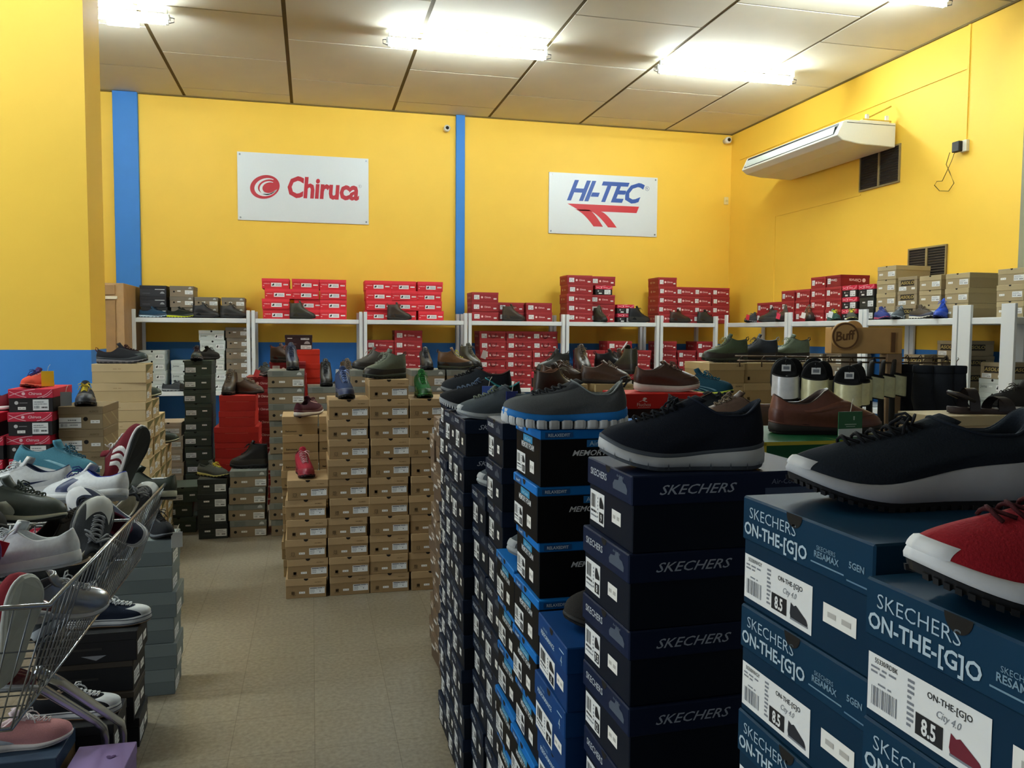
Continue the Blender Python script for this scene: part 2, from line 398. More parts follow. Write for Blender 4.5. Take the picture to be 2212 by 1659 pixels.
shelf_bay_r('white shelf unit on the right nearest the grey column', 4.96, 5.50, .125)
shelf_bay_r('white shelf unit on right wall under the tan boxes', 5.512, 6.66, .05)
shelf_bay_r('white shelf unit on right wall under the dark red boxes', 6.672, 7.90, .055)
shelf_bay_r('white shelf unit on right wall next to the corner', 7.912, 9.30, .055)
# tall wooden cabinet behind the pillar
t = thing('wooden_cabinet', 'tall light wooden cabinet beside the left blue pilaster', 'cabinet', (-2.18, 9.2, 0))
WD = mat('b48f62', .5, 0, .10, 12); WD2 = mat('a57f52', .5, 0, .10, 12)
obj('body', MB().box((-.5, .02, 0), (.30, .95, 2.04)).mesh('body', WD, bevel=.003), t)
obj('door', MB().box((-.48, .0, .08), (.22, .02, 1.86)).mesh('door', WD2, bevel=.003), t)
obj('drawer', MB().box((-.48, .0, 1.92), (.22, .02, 2.02)).mesh('drawer', WD2, bevel=.003), t)
obj('light_strip', MB().box((-.48, -.004, 1.875), (.24, .02, 1.905)).mesh('light_strip', mat('efe2c6', .4)), t)
# boxes that show in the picture and stand as things of their own: {pile number: [box numbers from the floor]}
_single = {0: [8, 9, 10], 1: [9, 10], 2: [6, 7, 8, 9, 10], 3: [5, 6, 7], 4: [4, 5, 6, 7, 8, 9, 10], 5: [3, 4, 5, 6, 7], 6: [2, 3, 4, 5, 6, 7, 8, 9, 10], 7: [1, 2, 3, 4, 5, 6, 7, 8], 8: [0, 1, 2, 3, 4, 5, 6, 7, 8, 9, 10], 9: [0, 1, 2, 3, 4, 5, 6, 7, 8, 9, 10], 10: [0, 1, 2, 3, 4, 5, 6, 7, 8, 9, 10], 11: [1, 2, 3, 4, 5, 6, 9], 12: [0, 1, 2, 3, 4, 5, 7, 8, 9], 13: [0, 1, 2, 3, 4, 5, 6, 7, 9], 14: [0, 1, 2, 3, 4, 5, 6, 7, 8], 15: [9], 16: [9], 17: [9], 20: [0, 1, 2, 3, 4, 5], 21: [0, 1, 2, 3, 4, 5, 6, 7, 8, 9], 22: [0, 1, 2, 3, 4, 5, 6, 7, 8, 9, 10], 23: [0, 1, 2, 3, 4, 5, 6, 7, 8, 9], 24: [0, 1, 2, 3, 4, 5, 6, 7, 8], 25: [3, 4, 6, 7, 8], 26: [0, 1, 2, 3, 4, 5, 6, 7, 8, 9], 27: [4, 6, 7, 8], 28: [8, 9], 29: [8, 9], 30: [9], 31: [0, 1, 2, 3], 32: [0, 1, 2, 3], 33: [0, 1, 2], 34: [2, 3, 4, 5, 6, 7, 8, 9, 10], 35: [3, 4, 5, 6, 7], 36: [0, 1, 2, 4, 5, 6, 7, 8, 9], 37: [8, 9, 10], 38: [6, 7, 8, 9], 39: [0], 43: [2, 4, 5, 6, 7, 8, 9, 10], 44: [2, 3, 4, 5, 6, 7, 8], 45: [1, 2, 4, 5, 6, 7], 46: [1, 2, 3, 4, 5], 47: [2, 3, 4, 5, 6], 48: [5, 7, 8, 9], 49: [0, 4, 5, 7, 8, 9, 10], 50: [7, 8, 9], 51: [0, 1, 2, 3], 52: [0, 1, 2, 3, 4, 5], 53: [1], 54: [1], 55: [1], 56: [9, 10], 57: [8, 9, 10], 58: [10], 59: [9], 60: [9], 61: [9], 62: [9, 10], 64: [10], 65: [0, 1, 2], 66: [0, 1, 2], 67: [0, 1], 68: [0, 1], 69: [0, 1, 2, 3], 70: [0, 1, 2, 3], 71: [0, 1, 2, 3], 72: [0, 1, 2, 3], 73: [0, 1, 2, 3], 74: [0, 1, 2, 3], 75: [0, 1, 2], 76: [0, 1], 77: [0, 1], 78: [0, 1, 2, 3, 4], 79: [0, 1, 2, 3, 4], 80: [0, 1], 81: [0, 1, 2, 3, 4], 82: [0, 1, 2, 3], 83: [0, 1, 2, 3], 84: [0, 1, 2, 3], 85: [0, 1, 2, 3], 86: [0, 1, 2], 87: [0, 1, 2, 3, 4, 5], 88: [0, 1, 2, 3, 4, 5], 89: [3, 4], 90: [2, 3, 4, 5], 91: [1, 2, 3, 4, 5], 92: [0, 1, 2, 3, 4, 5], 93: [1, 2, 3, 4, 5], 94: [3, 4], 95: [2, 3], 96: [1, 2, 3], 97: [1, 2, 3, 4], 98: [1, 2, 3], 99: [2, 3, 4], 100: [0, 1], 101: [0, 1], 102: [0, 1, 2], 103: [0, 1, 2], 104: [0, 1, 2, 3], 105: [0, 1, 2, 3], 106: [0, 1, 2], 107: [0, 1, 2], 108: [0, 1, 2, 3], 109: [0, 1, 2], 110: [0, 1, 2], 111: [0, 1, 2], 112: [0, 1, 2], 113: [3], 114: [1, 2, 3, 4], 115: [1, 2, 3], 116: [2, 3, 4], 117: [3], 119: [10]}
SINGLE = {(a, b) for a, l in _single.items() for b in l}
# tiny slivers that still show, joined with the covered ones
_slivers = {11: [8], 13: [8], 25: [0], 36: [3], 45: [3], 46: [0], 48: [6], 50: [2], 55: [0], 58: [9], 64: [9]}
SEEN = {(a, b) for a, l in _slivers.items() for b in l}
# ================================================================== SHOE BOXES
TYPES = {}
ORD = ['topmost', 'second from top', 'third from top', 'fourth from top', 'fifth from top', 'sixth from top', 'seventh from top',
       'eighth from top', 'ninth from top', 'tenth from top', 'eleventh from top', 'twelfth from top', 'thirteenth from top']
def facept(face, w, l, h):
    if face == 'S': return lambda u, v, o: (u, -l/2-o, v)
    if face == 'W': return lambda u, v, o: (-w/2-o, -u, v)
    if face == 'E': return lambda u, v, o: (w/2+o, u, v)
    if face == 'N': return lambda u, v, o: (-u, l/2+o, v)
    return lambda u, v, o: (u, v, h+o)
def rect(mb, P, u0, v0, u1, v1, o, mi=0): mb.quad([P(u0, v0, o), P(u1, v0, o), P(u1, v1, o), P(u0, v1, o)], mi)
def label_mesh(P, u0, v0, u1, v1, style, o, seed, white, extra):
    """a paper label: white plate with printed bars, lines and marks (two material slots)"""
    rnd = random.Random(seed); mb = MB(); W, H = u1-u0, v1-v0
    rect(mb, P, u0, v0, u1, v1, o, 0); o2 = o+.0004
    def line(a, b, c, d, mi=1): rect(mb, P, u0+a*W, v0+b*H, u0+c*W, v0+d*H, o2, mi)
    def words(a, b, y, hh, mi=1):
        x = a
        while x < b-.02:
            ww = rnd.uniform(.03, .09); line(x, y, min(b, x+ww), y+hh, mi); x += ww+.022
    def bars(a, b, y0, y1, n, mi=1):
        for i in range(n):
            x = a+(b-a)*i/n; line(x, y0, x+(b-a)/n*rnd.choice((.25, .4, .65)), y1, mi)
    if style == 'band':            # dark head band, text block at left
        line(.04, .80, .50, .92); line(.52, .82, .86, .93); line(.90, .82, .97, .93)
        for y in (.62, .48, .34, .18): words(.05, .34, y, .07, 2)
        words(.42, .80, .58, .05, 2); line(.66, .30, .72, .42)
    elif style == 'bar':           # barcode left, picture of a shoe right, size box
        bars(.08, .40, .45, .88, 12); words(.07, .46, .30, .07); words(.07, .50, .16, .05, 2)
        for y in (.78, .66, .54, .42, .30, .18): words(.53, .60, y, .06, 2)
        v = [(.66, .60), (.69, .88), (.74, .84), (.78, .90), (.96, .66), (.97, .55), (.70, .52)]
        mb.quad([P(u0+a*W, v0+b*H, o2) for a, b in v], 1)
        line(.66, .08, .95, .40)
        t_, f_ = text(extra or '9', H*.22, 0, .8, .02)
        mb.add([P(u0+.805*W+a, v0+.13*H+b, o2+.0003) for a, b in t_], f_, 0)
    elif style == 'onthego':
        t_, f_ = text('55330/'+extra, H*.085, 0, .85, .005); mb.add([P(u0+.17*W+a, v0+.86*H+b, o2) for a, b in t_], f_, 1)
        words(.03, .26, .76, .035, 2); words(.03, .17, .68, .035, 2); words(.10, .22, .50, .03, 2)
        bars(.04, .28, .12, .45, 15, 2)
        for i in range(9): words(.365, .42, .86-i*.09, .045, 2)
        t_, f_ = text('ON-THE-[G]O', H*.10, 0, 1.0, .01); mb.add([P(u0+.70*W+a, v0+.78*H+b, o2) for a, b in t_], f_, 1)
        t_, f_ = text('City 4.0', H*.12, .35, .9, 0); mb.add([P(u0+.70*W+a, v0+.56*H+b, o2) for a, b in t_], f_, 2)
        line(.44, .10, .66, .45)
        t_, f_ = text('8.5', H*.25, 0, .72, .03); mb.add([P(u0+.55*W+a, v0+.155*H+b, o2+.0003) for a, b in t_], f_, 0)
        v = [(.71, .22), (.72, .45), (.76, .40), (.79, .44), (.93, .26), (.95, .18), (.95, .13), (.72, .14)]
        mb.quad([P(u0+a*W, v0+b*H, o2) for a, b in v], 3)
        line(.715, .10, .955, .14, 2)
    elif style == 'boot':          # small boot picture and two words
        v = [(.08, .25), (.08, .55), (.14, .58), (.20, .82), (.30, .80), (.28, .30)]
        mb.quad([P(u0+a*W, v0+b*H, o2) for a, b in v], 1)
        words(.42, .92, .58, .16, 2); words(.42, .92, .26, .16, 2)
    elif style == 'two':           # two stacked strips
        line(0, .47, 1, .53, 1); words(.40, .80, .70, .1, 2); bars(.08, .40, .12, .40, 9, 2); words(.48, .85, .22, .1, 2)
    else:                          # plain text label
        bars(.08, .42, .18, .42, 8, 2); words(.08, .70, .72, .09, 2); words(.08, .90, .54, .08, 2); words(.55, .92, .2, .14)
    return mb
def box_type(key, w, l, h, lid, body, top, prints=(), coat=0., lidmat=None, hole=None, overhang=.002):
    """builds the meshes of one kind of shoe box; parts = [(name, mesh, parent index)]"""
    parts = []
    parts.append(('body', MB().box((-w/2, -l/2, 0), (w/2, l/2, h-.004)).mesh('body', card(body, .6, coat), bevel=.0015), None))
    e = overhang
    parts.append(('lid', MB().box((-w/2-e, -l/2-e, h-lid), (w/2+e, l/2+e, h)).mesh('lid', lidmat or card(top, .6, coat), bevel=.002), None))
    for i, p in enumerate(prints):
        face, kind = p[0], p[1]; P = facept(face, w, l, h); on_lid = kind.startswith('lid') or p[-1] == 'L'
        off = (e if on_lid else 0)+.0006; par = 1 if on_lid else 0
        if kind == 'label':
            _, _, u0, v0, u1, v1, style, extra, m4 = p[:9]
            parts.append(('label', label_mesh(P, u0, v0, u1, v1, style, off, i*13+len(key), WHITE, extra).mesh('label', [WHITE, INK, GREYINK, mat(m4, .6, 0, 0)]), par))
        elif kind == 'sticker':
            mb = MB(); rect(mb, P, p[2], p[3], p[4], p[5], off); du, dv = p[4]-p[2], p[5]-p[3]
            rect(mb, P, p[2]+du*.15, p[3]+dv*.35, p[2]+du*.40, p[3]+dv*.62, off+.0004, 1); rect(mb, P, p[2]+du*.58, p[3]+dv*.35, p[2]+du*.85, p[3]+dv*.62, off+.0004, 1)
            parts.append(('price_sticker', mb.mesh('price_sticker', [STICK, mat('b9b6b0', .6, 0, 0)]), par))
        elif kind == 'text':
            _, _, s, u, v, size, color, shear, sx, bold = p[:10]
            tv, tf = text(s, size, shear, sx, bold); mb = MB()
            if size < 0: tv = [(-a, -b) for a, b in text(s, -size, shear, sx, bold)[0]]
            mb.add([P(u+a, v+b, off) for a, b in tv], tf)
            parts.append(('lettering', mb.mesh('lettering', mat(color, .5, 0, 0)), par))
        elif kind == 'patch':
            mb = MB(); rect(mb, P, p[2], p[3], p[4], p[5], off-.0002)
            parts.append((p[7], mb.mesh(p[7], mat(p[6], .55, 0, .03)), par))
        elif kind == 'poly':
            mb = MB()
            for poly in p[2]: mb.quad([P(a, b, off) for a, b in poly])
            parts.append((p[4], mb.mesh(p[4], mat(p[3], .5, 0, 0)), par))
        elif kind == 'hole':
            _, _, u, v, r, a0, a1 = p[:7]; mb = MB(); k = 12
            mb.quad([P(u+r*math.cos(R(a0+(a1-a0)*j/k)), v+r*math.sin(R(a0+(a1-a0)*j/k)), off) for j in range(k+1)])
            parts.append(('painted_thumb_hole', mb.mesh('painted_thumb_hole', mat('120f0c', .9, 0, 0)), par))  # flat black disc, painting in the dark inside of a hole
    TYPES[key] = dict(w=w, l=l, h=h, parts=parts)
def notch(h, r=.012, face='S', u=0): return (face, 'hole', u, h, r, 180, 360, 'L')
BOOTY = {'chiruca', 'chirucas', 'bright', 'flip', 'chirucah', 'asolo', 'nf', 'nfsmall'}
BULK = []; STK = [0]; VIS = {}
def shoe_box(key, x, y, z, rz, label, group):
    T = TYPES[key]; boot_ = key in BOOTY
    t = thing('boot_box' if boot_ else 'shoe_box', label, 'boot box' if boot_ else 'shoe box', (x, y, z), (0, 0, rz), group)
    made = []
    for nm, me, par in T['parts']: made.append(obj(nm, me, t if par is None else made[par]))
    return t
def stack(key, n, x, y, rz, desc, where, z0=0., jit=.006, rot=.02, keys=None):
    """n boxes piled at (x, y); rz = heading in degrees; labels count from the top; returns the top height.
    Boxes listed in SINGLE are things of their own; the small or covered rest is joined into one pile."""
    z = z0; k0 = STK[0]; STK[0] += 1; rnd = random.Random(k0*7919+n)
    ks = keys or [key]*n
    for i, k in enumerate(ks):
        lab = '%s, %s of %s' % (desc, ORD[n-1-i], where)
        if n == 1: lab = '%s %s' % (desc, where)
        p = (x+rnd.uniform(-jit, jit), y+rnd.uniform(-jit, jit), z+.0003); a = R(rz)+rnd.uniform(-rot, rot)
        if SINGLE is None or (k0, i) in SINGLE:
            o = shoe_box(k, *p, a, lab, where); VIS[o.name] = (k0, i)
        else: BULK.append((k, p, a, SEEN is None or (k0, i) in SEEN))
        z += TYPES[k]['h']+.0008
    return z
S_, W_, E_ = 0, -90, 90      # printed end faces the camera / the aisle on the left / the aisle on the right

# ---- kinds of box -------------------------------------------------
def swirl(u, v, r):           # little round maker's mark
    return [[(u+r*math.cos(a), v+r*math.sin(a)) for a in [2*math.pi*i/10 for i in range(10)]]]
h = .115
box_type('tan', .228, .34, h, .042, '937852', 'ac9068', [notch(h, .013), ('S', 'label', .018, .022, .106, .060, 'band', '', '333333'),
    ('S', 'sticker', -.040, .026, -.006, .038), ('S', 'poly', [[(-.083, .022), (-.065, .022), (-.065, .040), (-.083, .040)]], '4a3720', 'logo'),
    ('S', 'poly', [[(-.0805, .024), (-.0675, .024), (-.0675, .038), (-.0805, .038)]], 'a98d63', 'logo_inset'),
    ('S', 'poly', [[(-.078, .027), (-.070, .027), (-.0705, .0295), (-.075, .0305), (-.0705, .034), (-.0705, .0355), (-.078, .0355), (-.0775, .032), (-.073, .0315)]], '4a3720', 'logo_mark'),
    ('S', 'text', 'SALOMON', -.074, .0155, .0035, '4a3720', 0, 1.3, .01), ('S', 'text', 'SALOMON', .070, .088, .0055, '6b5433', .2, 1.1, .01, 'L'),
    ('N', 'poly', [[(-.083, .022), (-.065, .022), (-.065, .040), (-.083, .040)]], '4a3720', 'logo'), ('N', 'text', 'SALOMON', .080, .095, .0055, '6b5433', .2, 1.1, .01, 'L')])
box_type('tanback', .235, .34, .1245, .045, 'a48a5c', 'b39a6c', [('S', 'poly', [[(-.095, .018), (-.078, .018), (-.078, .040), (-.095, .040)]], '5b482a', 'logo'),
    ('S', 'poly', [[(-.0925, .0205), (-.0805, .0205), (-.0805, .0375), (-.0925, .0375)]], 'a48a5c', 'logo_inset'), ('S', 'text', 'SALOMON', .085, .104, .006, '5b482a', .2, 1.1, .01, 'L')])
h = .1125
box_type('tanname', .215, .34, h, .05, 'a2875c', 'b0946a', [notch(h, .011), ('S', 'text', 'Salomon', -.055, .015, .010, '3d2e1b', 0, 1.4, .03)])
h = .125
box_type('nf', .262, .36, h, .046, '8b7a60', '7a7d76', [('S', 'hole', -.093, .040, .011, 180, 540), ('S', 'sticker', -.050, .034, -.008, .048),
    ('S', 'label', .048, .010, .128, .058, 'plain', '', '333333'), ('S', 'patch', -.10, .086, -.02, .120, '6c7069', 'lid_dark_patch', 'L'),  # darker grey patch on part of the lid front
    ('S', 'poly', [[(.078, .092), (.116, .092), (.112, .108), (.098, .114), (.084, .108)]], 'c9cdc9', 'logo', 'L')])
box_type('nfsmall', .245, .34, .118, .042, '857662', '746a5c', [('S', 'hole', -.08, .055, .010, 180, 540), ('S', 'sticker', -.045, .056, -.01, .068), ('S', 'label', .035, .028, .118, .070, 'plain', '', '333333'),
    ('S', 'poly', [[(.07, .088), (.105, .088), (.10, .104), (.088, .108), (.076, .102)]], 'b9bdb9', 'logo', 'L')])
h = .112
box_type('dark', .205, .33, h, .036, '2b2f29', '262a26', [('S', 'label', .018, .018, .096, .072, 'plain', '', '333333'), ('S', 'sticker', -.060, .052, -.020, .064), ('S', 'patch', -.08, .030, .01, .032, '4b4d47', 'printed_line')])
box_type('green', .212, .33, .118, .036, '353f35', '3d473c', [('S', 'label', -.098, .020, -.018, .060, 'plain', '', '333333'), ('S', 'sticker', .030, .048, .068, .060), notch(.118, .012, 'S', -.02)])
h = .128
box_type('red', .28, .36, h, .048, 'a8190f', 'b02016', [('S', 'patch', -.09, .076, .09, .079, 'd05a4c', 'printed_line'), ('S', 'patch', -.003, .090, .001, .112, 'd05a4c', 'printed_tick')])
box_type('redwide', .345, .36, h, .048, 'a8190f', 'b02016', [('S', 'patch', -.09, .076, .09, .079, 'd05a4c', 'printed_line'), ('S', 'patch', -.003, .090, .001, .112, 'd05a4c', 'printed_tick')])
box_type('orange', .215, .33, .137, .05, 'c42a12', 'c42a12', [('S', 'patch', -.08, .100, .03, .103, 'dc7a62', 'printed_line')])
h = .1145
def chi(key, w, l, body, textcol, side=True):
    pr = [('S', 'label', -w*.42, .030, -w*.22, .082, 'plain', '', '333333'), ('S', 'text', 'Chiruca', .03, .046, .020, textcol, 0, .85, .02), ('S', 'poly', swirl(-w*.12, .055, .013), textcol, 'logo'),
          ('S', 'sticker', w*.32, .030, w*.43, .046), ('S', 'patch', -w*.06, .088, w*.20, .094, '6c1418', 'handle_slot')]
    for fc in ('W', 'E'): pr += [(fc, 'poly', swirl(-.07, .055, .016), 'b9a08a', 'logo'), (fc, 'text', 'Chiruca', .02, .045, .022, 'b9a08a', 0, .85, .02)]
    box_type(key, w, l, h, .026, body, body, pr, lidmat=card('9a2b30', .5))
chi('chiruca', .325, .30, '8e1d22', 'f0c9c6')
chi('chirucah', .325, .30, '8e1d22', 'f0c9c6')
TYPES['chirucah']['parts'].append(('cord_handle', MB().tube([(-.035, -.153, .086), (-.034, -.158, .060), (-.015, -.160, .036), (.02, -.160, .034), (.038, -.158, .058), (.042, -.153, .086)], .003, 6).mesh('cord_handle', mat('2a0c0e', .6), True), 0))
chi('chirucas', .25, .33, '8e1d22', 'f0c9c6')
box_type('flip', .225, .33, h, .026, '7d1a1e', '7d1a1e', [('S', 'text', 'Chiruca', .0, .075, -.024, 'e8dcd8', 0, 1, .02), ('E', 'text', 'Chiruca', .0, .075, -.03, 'e8dcd8', 0, 1, .02), ('E', 'poly', swirl(.10, .062, .02), 'e8dcd8', 'logo'), ('S', 'label', -.1, .03, -.05, .085, 'plain', '', '333333')])
box_type('bright', .300, .30, h, .036, 'd0222f', 'de3340', [('S', 'label', -.05, .022, .065, .066, 'boot', '', '333333'), ('S', 'text', 'CHIRUCA', -.098, .052, .009, 'f3d5d3', 0, 1.2, .02), ('S', 'sticker', .085, .040, .135, .054), ('S', 'patch', -.14, .030, -.125, .036, 'f3d5d3', 'printed_mark')])
h = .114
def curve(u0, v0, u1, v1, bend, t=.0016, k=8):
    a = []; b = []
    for i in range(k+1):
        q = i/k; u = u0+(u1-u0)*q; v = v0+(v1-v0)*q+bend*math.sin(math.pi*q); a.append((u, v-t)); b.append((u, v+t))
    return a+b[::-1]
def redblk(key, w, l):
    L0 = h-.045
    box_type(key, w, l, h, .045, '1b1719', 'c81f3e', [
        ('S', 'poly', [curve(-w*.48, L0+.012, w*.1, L0+.043, .006), curve(-w*.48, L0+.034, -w*.1, L0+.004, -.004), curve(w*.15, L0+.003, w*.48, L0+.040, -.008), curve(w*.26, L0+.003, w*.49, L0+.03, -.006)], 'f0b9c2', 'printed_line', 'L'),
        ('S', 'text', 'Chiruca', .02, L0+.016, .013, 'f2c6cd', .1, 1, .02, 'L'), ('S', 'poly', swirl(-.032, L0+.022, .008), 'f2c6cd', 'logo', 'L'),
        ('S', 'label', .008, .008, .008+w*.36, .062, 'plain', '', '333333'), ('S', 'sticker', -w*.30, .012, -w*.12, .026), ('S', 'poly', swirl(-w*.33, .046, .009), 'c9c7c7', 'logo'),
        ('S', 'patch', -w*.26, .044, -w*.08, .047, '8b8789', 'printed_line')])
redblk('redblack', .225, .33); redblk('redblacks', .195, .33)
h = .116
box_type('asics', .205, .33, h, .04, '8e7c5c', '837153', [('S', 'label', -.10, .008, .002, .060, 'two', '', '333333'), ('S', 'hole', .022, .052, .011, 180, 540), ('S', 'sticker', .045, .030, .088, .046),
    ('E', 'poly', [[(-.16, .075), (-.02, .010), (-.0, .010), (-.14, .075)], [(.16, .010), (.02, .075), (.0, .075), (.14, .010)]], 'a9976f', 'printed_band'), ('S', 'text', 'ASICS', .06, .085, .010, '675838', .25, 1.2, .02, 'L')])
h = .1212
box_type('long', .20, .315, h, .05, 'bda67a', 'c4ad82', [('W', 'patch', -.035, .088, -.012, .0905, '8a6d41', 'printed_line', 'L'), ('W', 'patch', -.006, .088, .012, .0905, '8a6d41', 'printed_line', 'L'), ('S', 'label', -.08, .02, .00, .062, 'two', '', '333333'), ('S', 'sticker', .02, .03, .06, .05), ('S', 'poly', [[(-.10, .064), (.10, .115), (-.10, .115)]], '6d6a3f', 'lid_flap', 'L')])
h = .112
box_type('pale', .265, .33, h, .038, 'c3cac6', 'c9d0cc', [('S', 'hole', .0, h-.012, .011, 180, 540, 'L'), ('S', 'text', 'Joma', -.085, .040, .022, '70767a', 0, 1, .02), ('S', 'label', .035, .020, .120, .066, 'boot', '', '333333'), ('S', 'patch', -.035, .045, .0, .058, 'dde2df', 'printed_mark')])
box_type('palegrey', .205, .33, .112, .036, 'b7a48e', 'bfae99', [notch(.112, .012), ('S', 'label', -.06, .02, .085, .06, 'two', '', '333333')])
box_type('charcoal', .27, .33, .118, .04, '2c2d34', '24252b', [('S', 'label', .02, .072, .12, .104, 'plain', '', '333333'), ('S', 'sticker', -.12, .085, -.07, .10), ('S', 'patch', -.11, .03, -.03, .034, '6a6b74', 'printed_line'), ('S', 'poly', [[(.07, .03), (.12, .03), (.11, .048), (.095, .054), (.08, .048)]], '9b9ca3', 'logo')])
box_type('maroon', .255, .33, .142, .03, '2e1316', '2a1114', [('S', 'label', .02, .095, .10, .135, 'plain', '', '333333'), ('S', 'sticker', -.105, .105, -.06, .122), ('S', 'patch', -.10, .052, -.02, .057, '7d6466', 'printed_line'), ('S', 'poly', [[(.05, .055), (.11, .055), (.10, .075), (.08, .083), (.06, .075)]], 'b8aeb0', 'logo'), ('S', 'label', .02, .006, .12, .042, 'plain', '', '333333')])
def asolo(key, w, l, h):
    pr = []
    for fc, ww in (('S', w), ('W', l), ('E', l)):
        k = min(ww*.7, .17)/2
        pr += [(fc, 'patch', -k, .045, k, .100, '2c241b', 'printed_plate'), (fc, 'text', 'ASOLO', 0, .060, .026, 'b39c5a', .15, k/.062, .02)]
    pr.append(('S', 'sticker', w*.22, .012, w*.40, .030)); pr.append(('S', 'label', -w*.44, .006, -w*.05, .040, 'plain', '', '333333'))
    box_type(key, w, l, h, .03, '96866a', '8f8064', pr)
asolo('asolo', .24, .34, .125)
h = .122
box_type('tanwall', .25, .36, h, .042, 'a08f6c', 'aa9973', [notch(h, .012), ('S', 'sticker', -.10, .04, -.05, .056), ('S', 'label', .02, .028, .11, .07, 'plain', '', '333333')])
h = .1205
SK = ('S', 'text', 'SKECHERS', -.045, h-.026, .0115, 'b9c0c8', .0, 1.05, .012, 'L')
def cloudmark(u, v, s, c): return ('S', 'poly', [[(u-s, v), (u+s, v), (u+s*1.05, v+s*.25), (u+s*.8, v+s*.5), (u+s*.45, v+s*.55), (u+s*.25, v+s*.85), (u-s*.1, v+s*.8), (u-s*.25, v+s*.55), (u-s*.8, v+s*.5), (u-s*1.05, v+s*.25)]], c, 'logo', 'L')
box_type('navy', .20, .335, h, .046, '0a1322', '101d3a', [SK, cloudmark(.055, h-.032, .030, '4d5868'), ('S', 'text', 'Air-Cooled', .055, h-.0105, .0045, '6f7a88', .1, 1, 0, 'L'), notch(h, .011),
    ('S', 'label', -.094, .012, -.024, .066, 'bar', '9', '333333'), ('S', 'sticker', .012, .030, .052, .052),
    ('E', 'text', 'SKECHERS', -.060, h-.030, .0150, 'aab4c6', .42, 1.28, .006, 'L'), ('E', 'text', 'Air-Cooled', .095, h-.020, .008, '6d7890', .1, 1.1, 0, 'L'),
    ('E', 'poly', [[(.055, h-.040), (.15, h-.040), (.15, h-.026), (.055, h-.026)]], '3a4a68', 'logo', 'L')], coat=.25, overhang=.0035)
for k_, s_ in (('navy8', '8'), ('navy75', '7.5'), ('navy12', '12')):
    box_type(k_, .20, .335, h, .046, '0a1322', '101d3a', [SK, cloudmark(.055, h-.032, .030, '4d5868'), ('S', 'text', 'Air-Cooled', .055, h-.0105, .0045, '6f7a88', .1, 1, 0, 'L'), notch(h, .011),
    ('S', 'label', -.094, .012, -.024, .066, 'bar', s_, '333333'), ('S', 'sticker', .012, .030, .052, .052),
    ('E', 'text', 'SKECHERS', -.060, h-.030, .0150, 'aab4c6', .42, 1.28, .006, 'L')], coat=.25, overhang=.0035)
h = .1185
box_type('navyf', .20, .335, h, .044, '0c1420', '121f34', [SK, cloudmark(.055, h-.032, .026, '3d4654'), notch(h, .011), ('S', 'label', -.085, .012, -.018, .066, 'bar', '9', '333333'), ('S', 'sticker', .030, .030, .058, .052),
    ('E', 'text', 'SKECHERS', -.060, h-.030, .0150, 'aab4c6', .42, 1.28, .006, 'L')], coat=.25, overhang=.0035)
h = .1150
box_type('navyg', .20, .335, h, .044, '0c1420', '121f34', [SK, cloudmark(.055, h-.032, .026, '3d4654'), notch(h, .011), ('S', 'label', -.085, .012, -.018, .066, 'bar', '9', '333333'), ('S', 'sticker', .030, .030, .058, .052),
    ('E', 'text', 'SKECHERS', -.060, h-.030, .0150, 'aab4c6', .42, 1.28, .006, 'L')], coat=.25, overhang=.0035)
h = .1235
def onthego(key, code, shoe, h=h):
    box_type(key, .222, .34, h, .050, '052a42', '08324c', [notch(h, .014, 'S', -.010),
        ('S', 'text', 'SKECHERS', -.052, h-.0225, .0125, 'a9bfce', 0, 1.12, -.006, 'L'), ('S', 'text', 'ON-THE-[G]O', -.047, h-.0415, .0135, 'b4c8d4', 0, 1.0, .022, 'L'),
        ('S', 'text', 'SKECHERS', .044, h-.026, .0046, '7897ab', 0, 1, .0, 'L'), ('S', 'text', 'RESAMAX', .045, h-.0335, .0062, '7897ab', 0, 1, .02, 'L'), ('S', 'patch', .020, h-.040, .072, h-.0385, '6f8fa4', 'printed_line', 'L'),
        ('S', 'text', '5GEN', .090, h-.030, .0062, '7897ab', 0, 1, .02, 'L'), ('S', 'patch', .076, h-.043, .105, h-.0415, '5f8098', 'printed_line', 'L'),
        ('S', 'label', -.108, .008, .022, .058, 'onthego', code, shoe), ('S', 'sticker', .040, .030, .090, .049)], coat=.2)
onthego('otg_navy', 'NVGY', '22262e'); onthego('otg_red', 'RDBK', '6d1a2c', .1215)
h = .1215
box_type('memory', .205, .34, h, .020, '08080a', '1070c0', [
    ('S', 'text', 'MEMORY FOAM', .0, h-.052, .0125, 'd9dcdd', .0, .85, .02), ('S', 'patch', -.038, h-.038, .040, h-.0225, '2b87b4', 'printed_plate'), ('S', 'text', 'Air-Cooled', .0, h-.035, .0075, 'bfe2f0', 0, 1, 0),
    ('S', 'patch', -.086, h-.018, -.026, h-.003, '0f4c86', 'printed_plate', 'L'), ('S', 'text', 'RelaxedFIT', -.056, h-.014, .006, 'cfe3f2', 0, .9, .01, 'L'), notch(h, .012),
    ('S', 'label', -.096, .008, -.020, .054, 'bar', '11', '333333'), ('S', 'sticker', .020, .020, .055, .046),
    ('E', 'patch', -.160, h-.0165, -.098, h-.0045, '12508c', 'printed_plate', 'L'), ('E', 'text', 'RELAXEDFIT', -.129, h-.0138, .0065, 'd6e6f3', 0, .95, .012, 'L'),
    ('E', 'text', 'SKECHERS', .045, h-.0138, .007, '0c2c52', .35, 1.3, .02, 'L'),
    ('E', 'patch', -.066, h-.038, .018, h-.0225, '1d6fb0', 'printed_plate'), ('E', 'text', 'Air-Cooled', -.024, h-.035, .010, 'bfe0f5', 0, 1.1, 0),
    ('E', 'text', 'MEMORY FOAM', -.030, h-.056, .0115, 'd4d8dc', .35, 1.15, .02)], coat=.2)
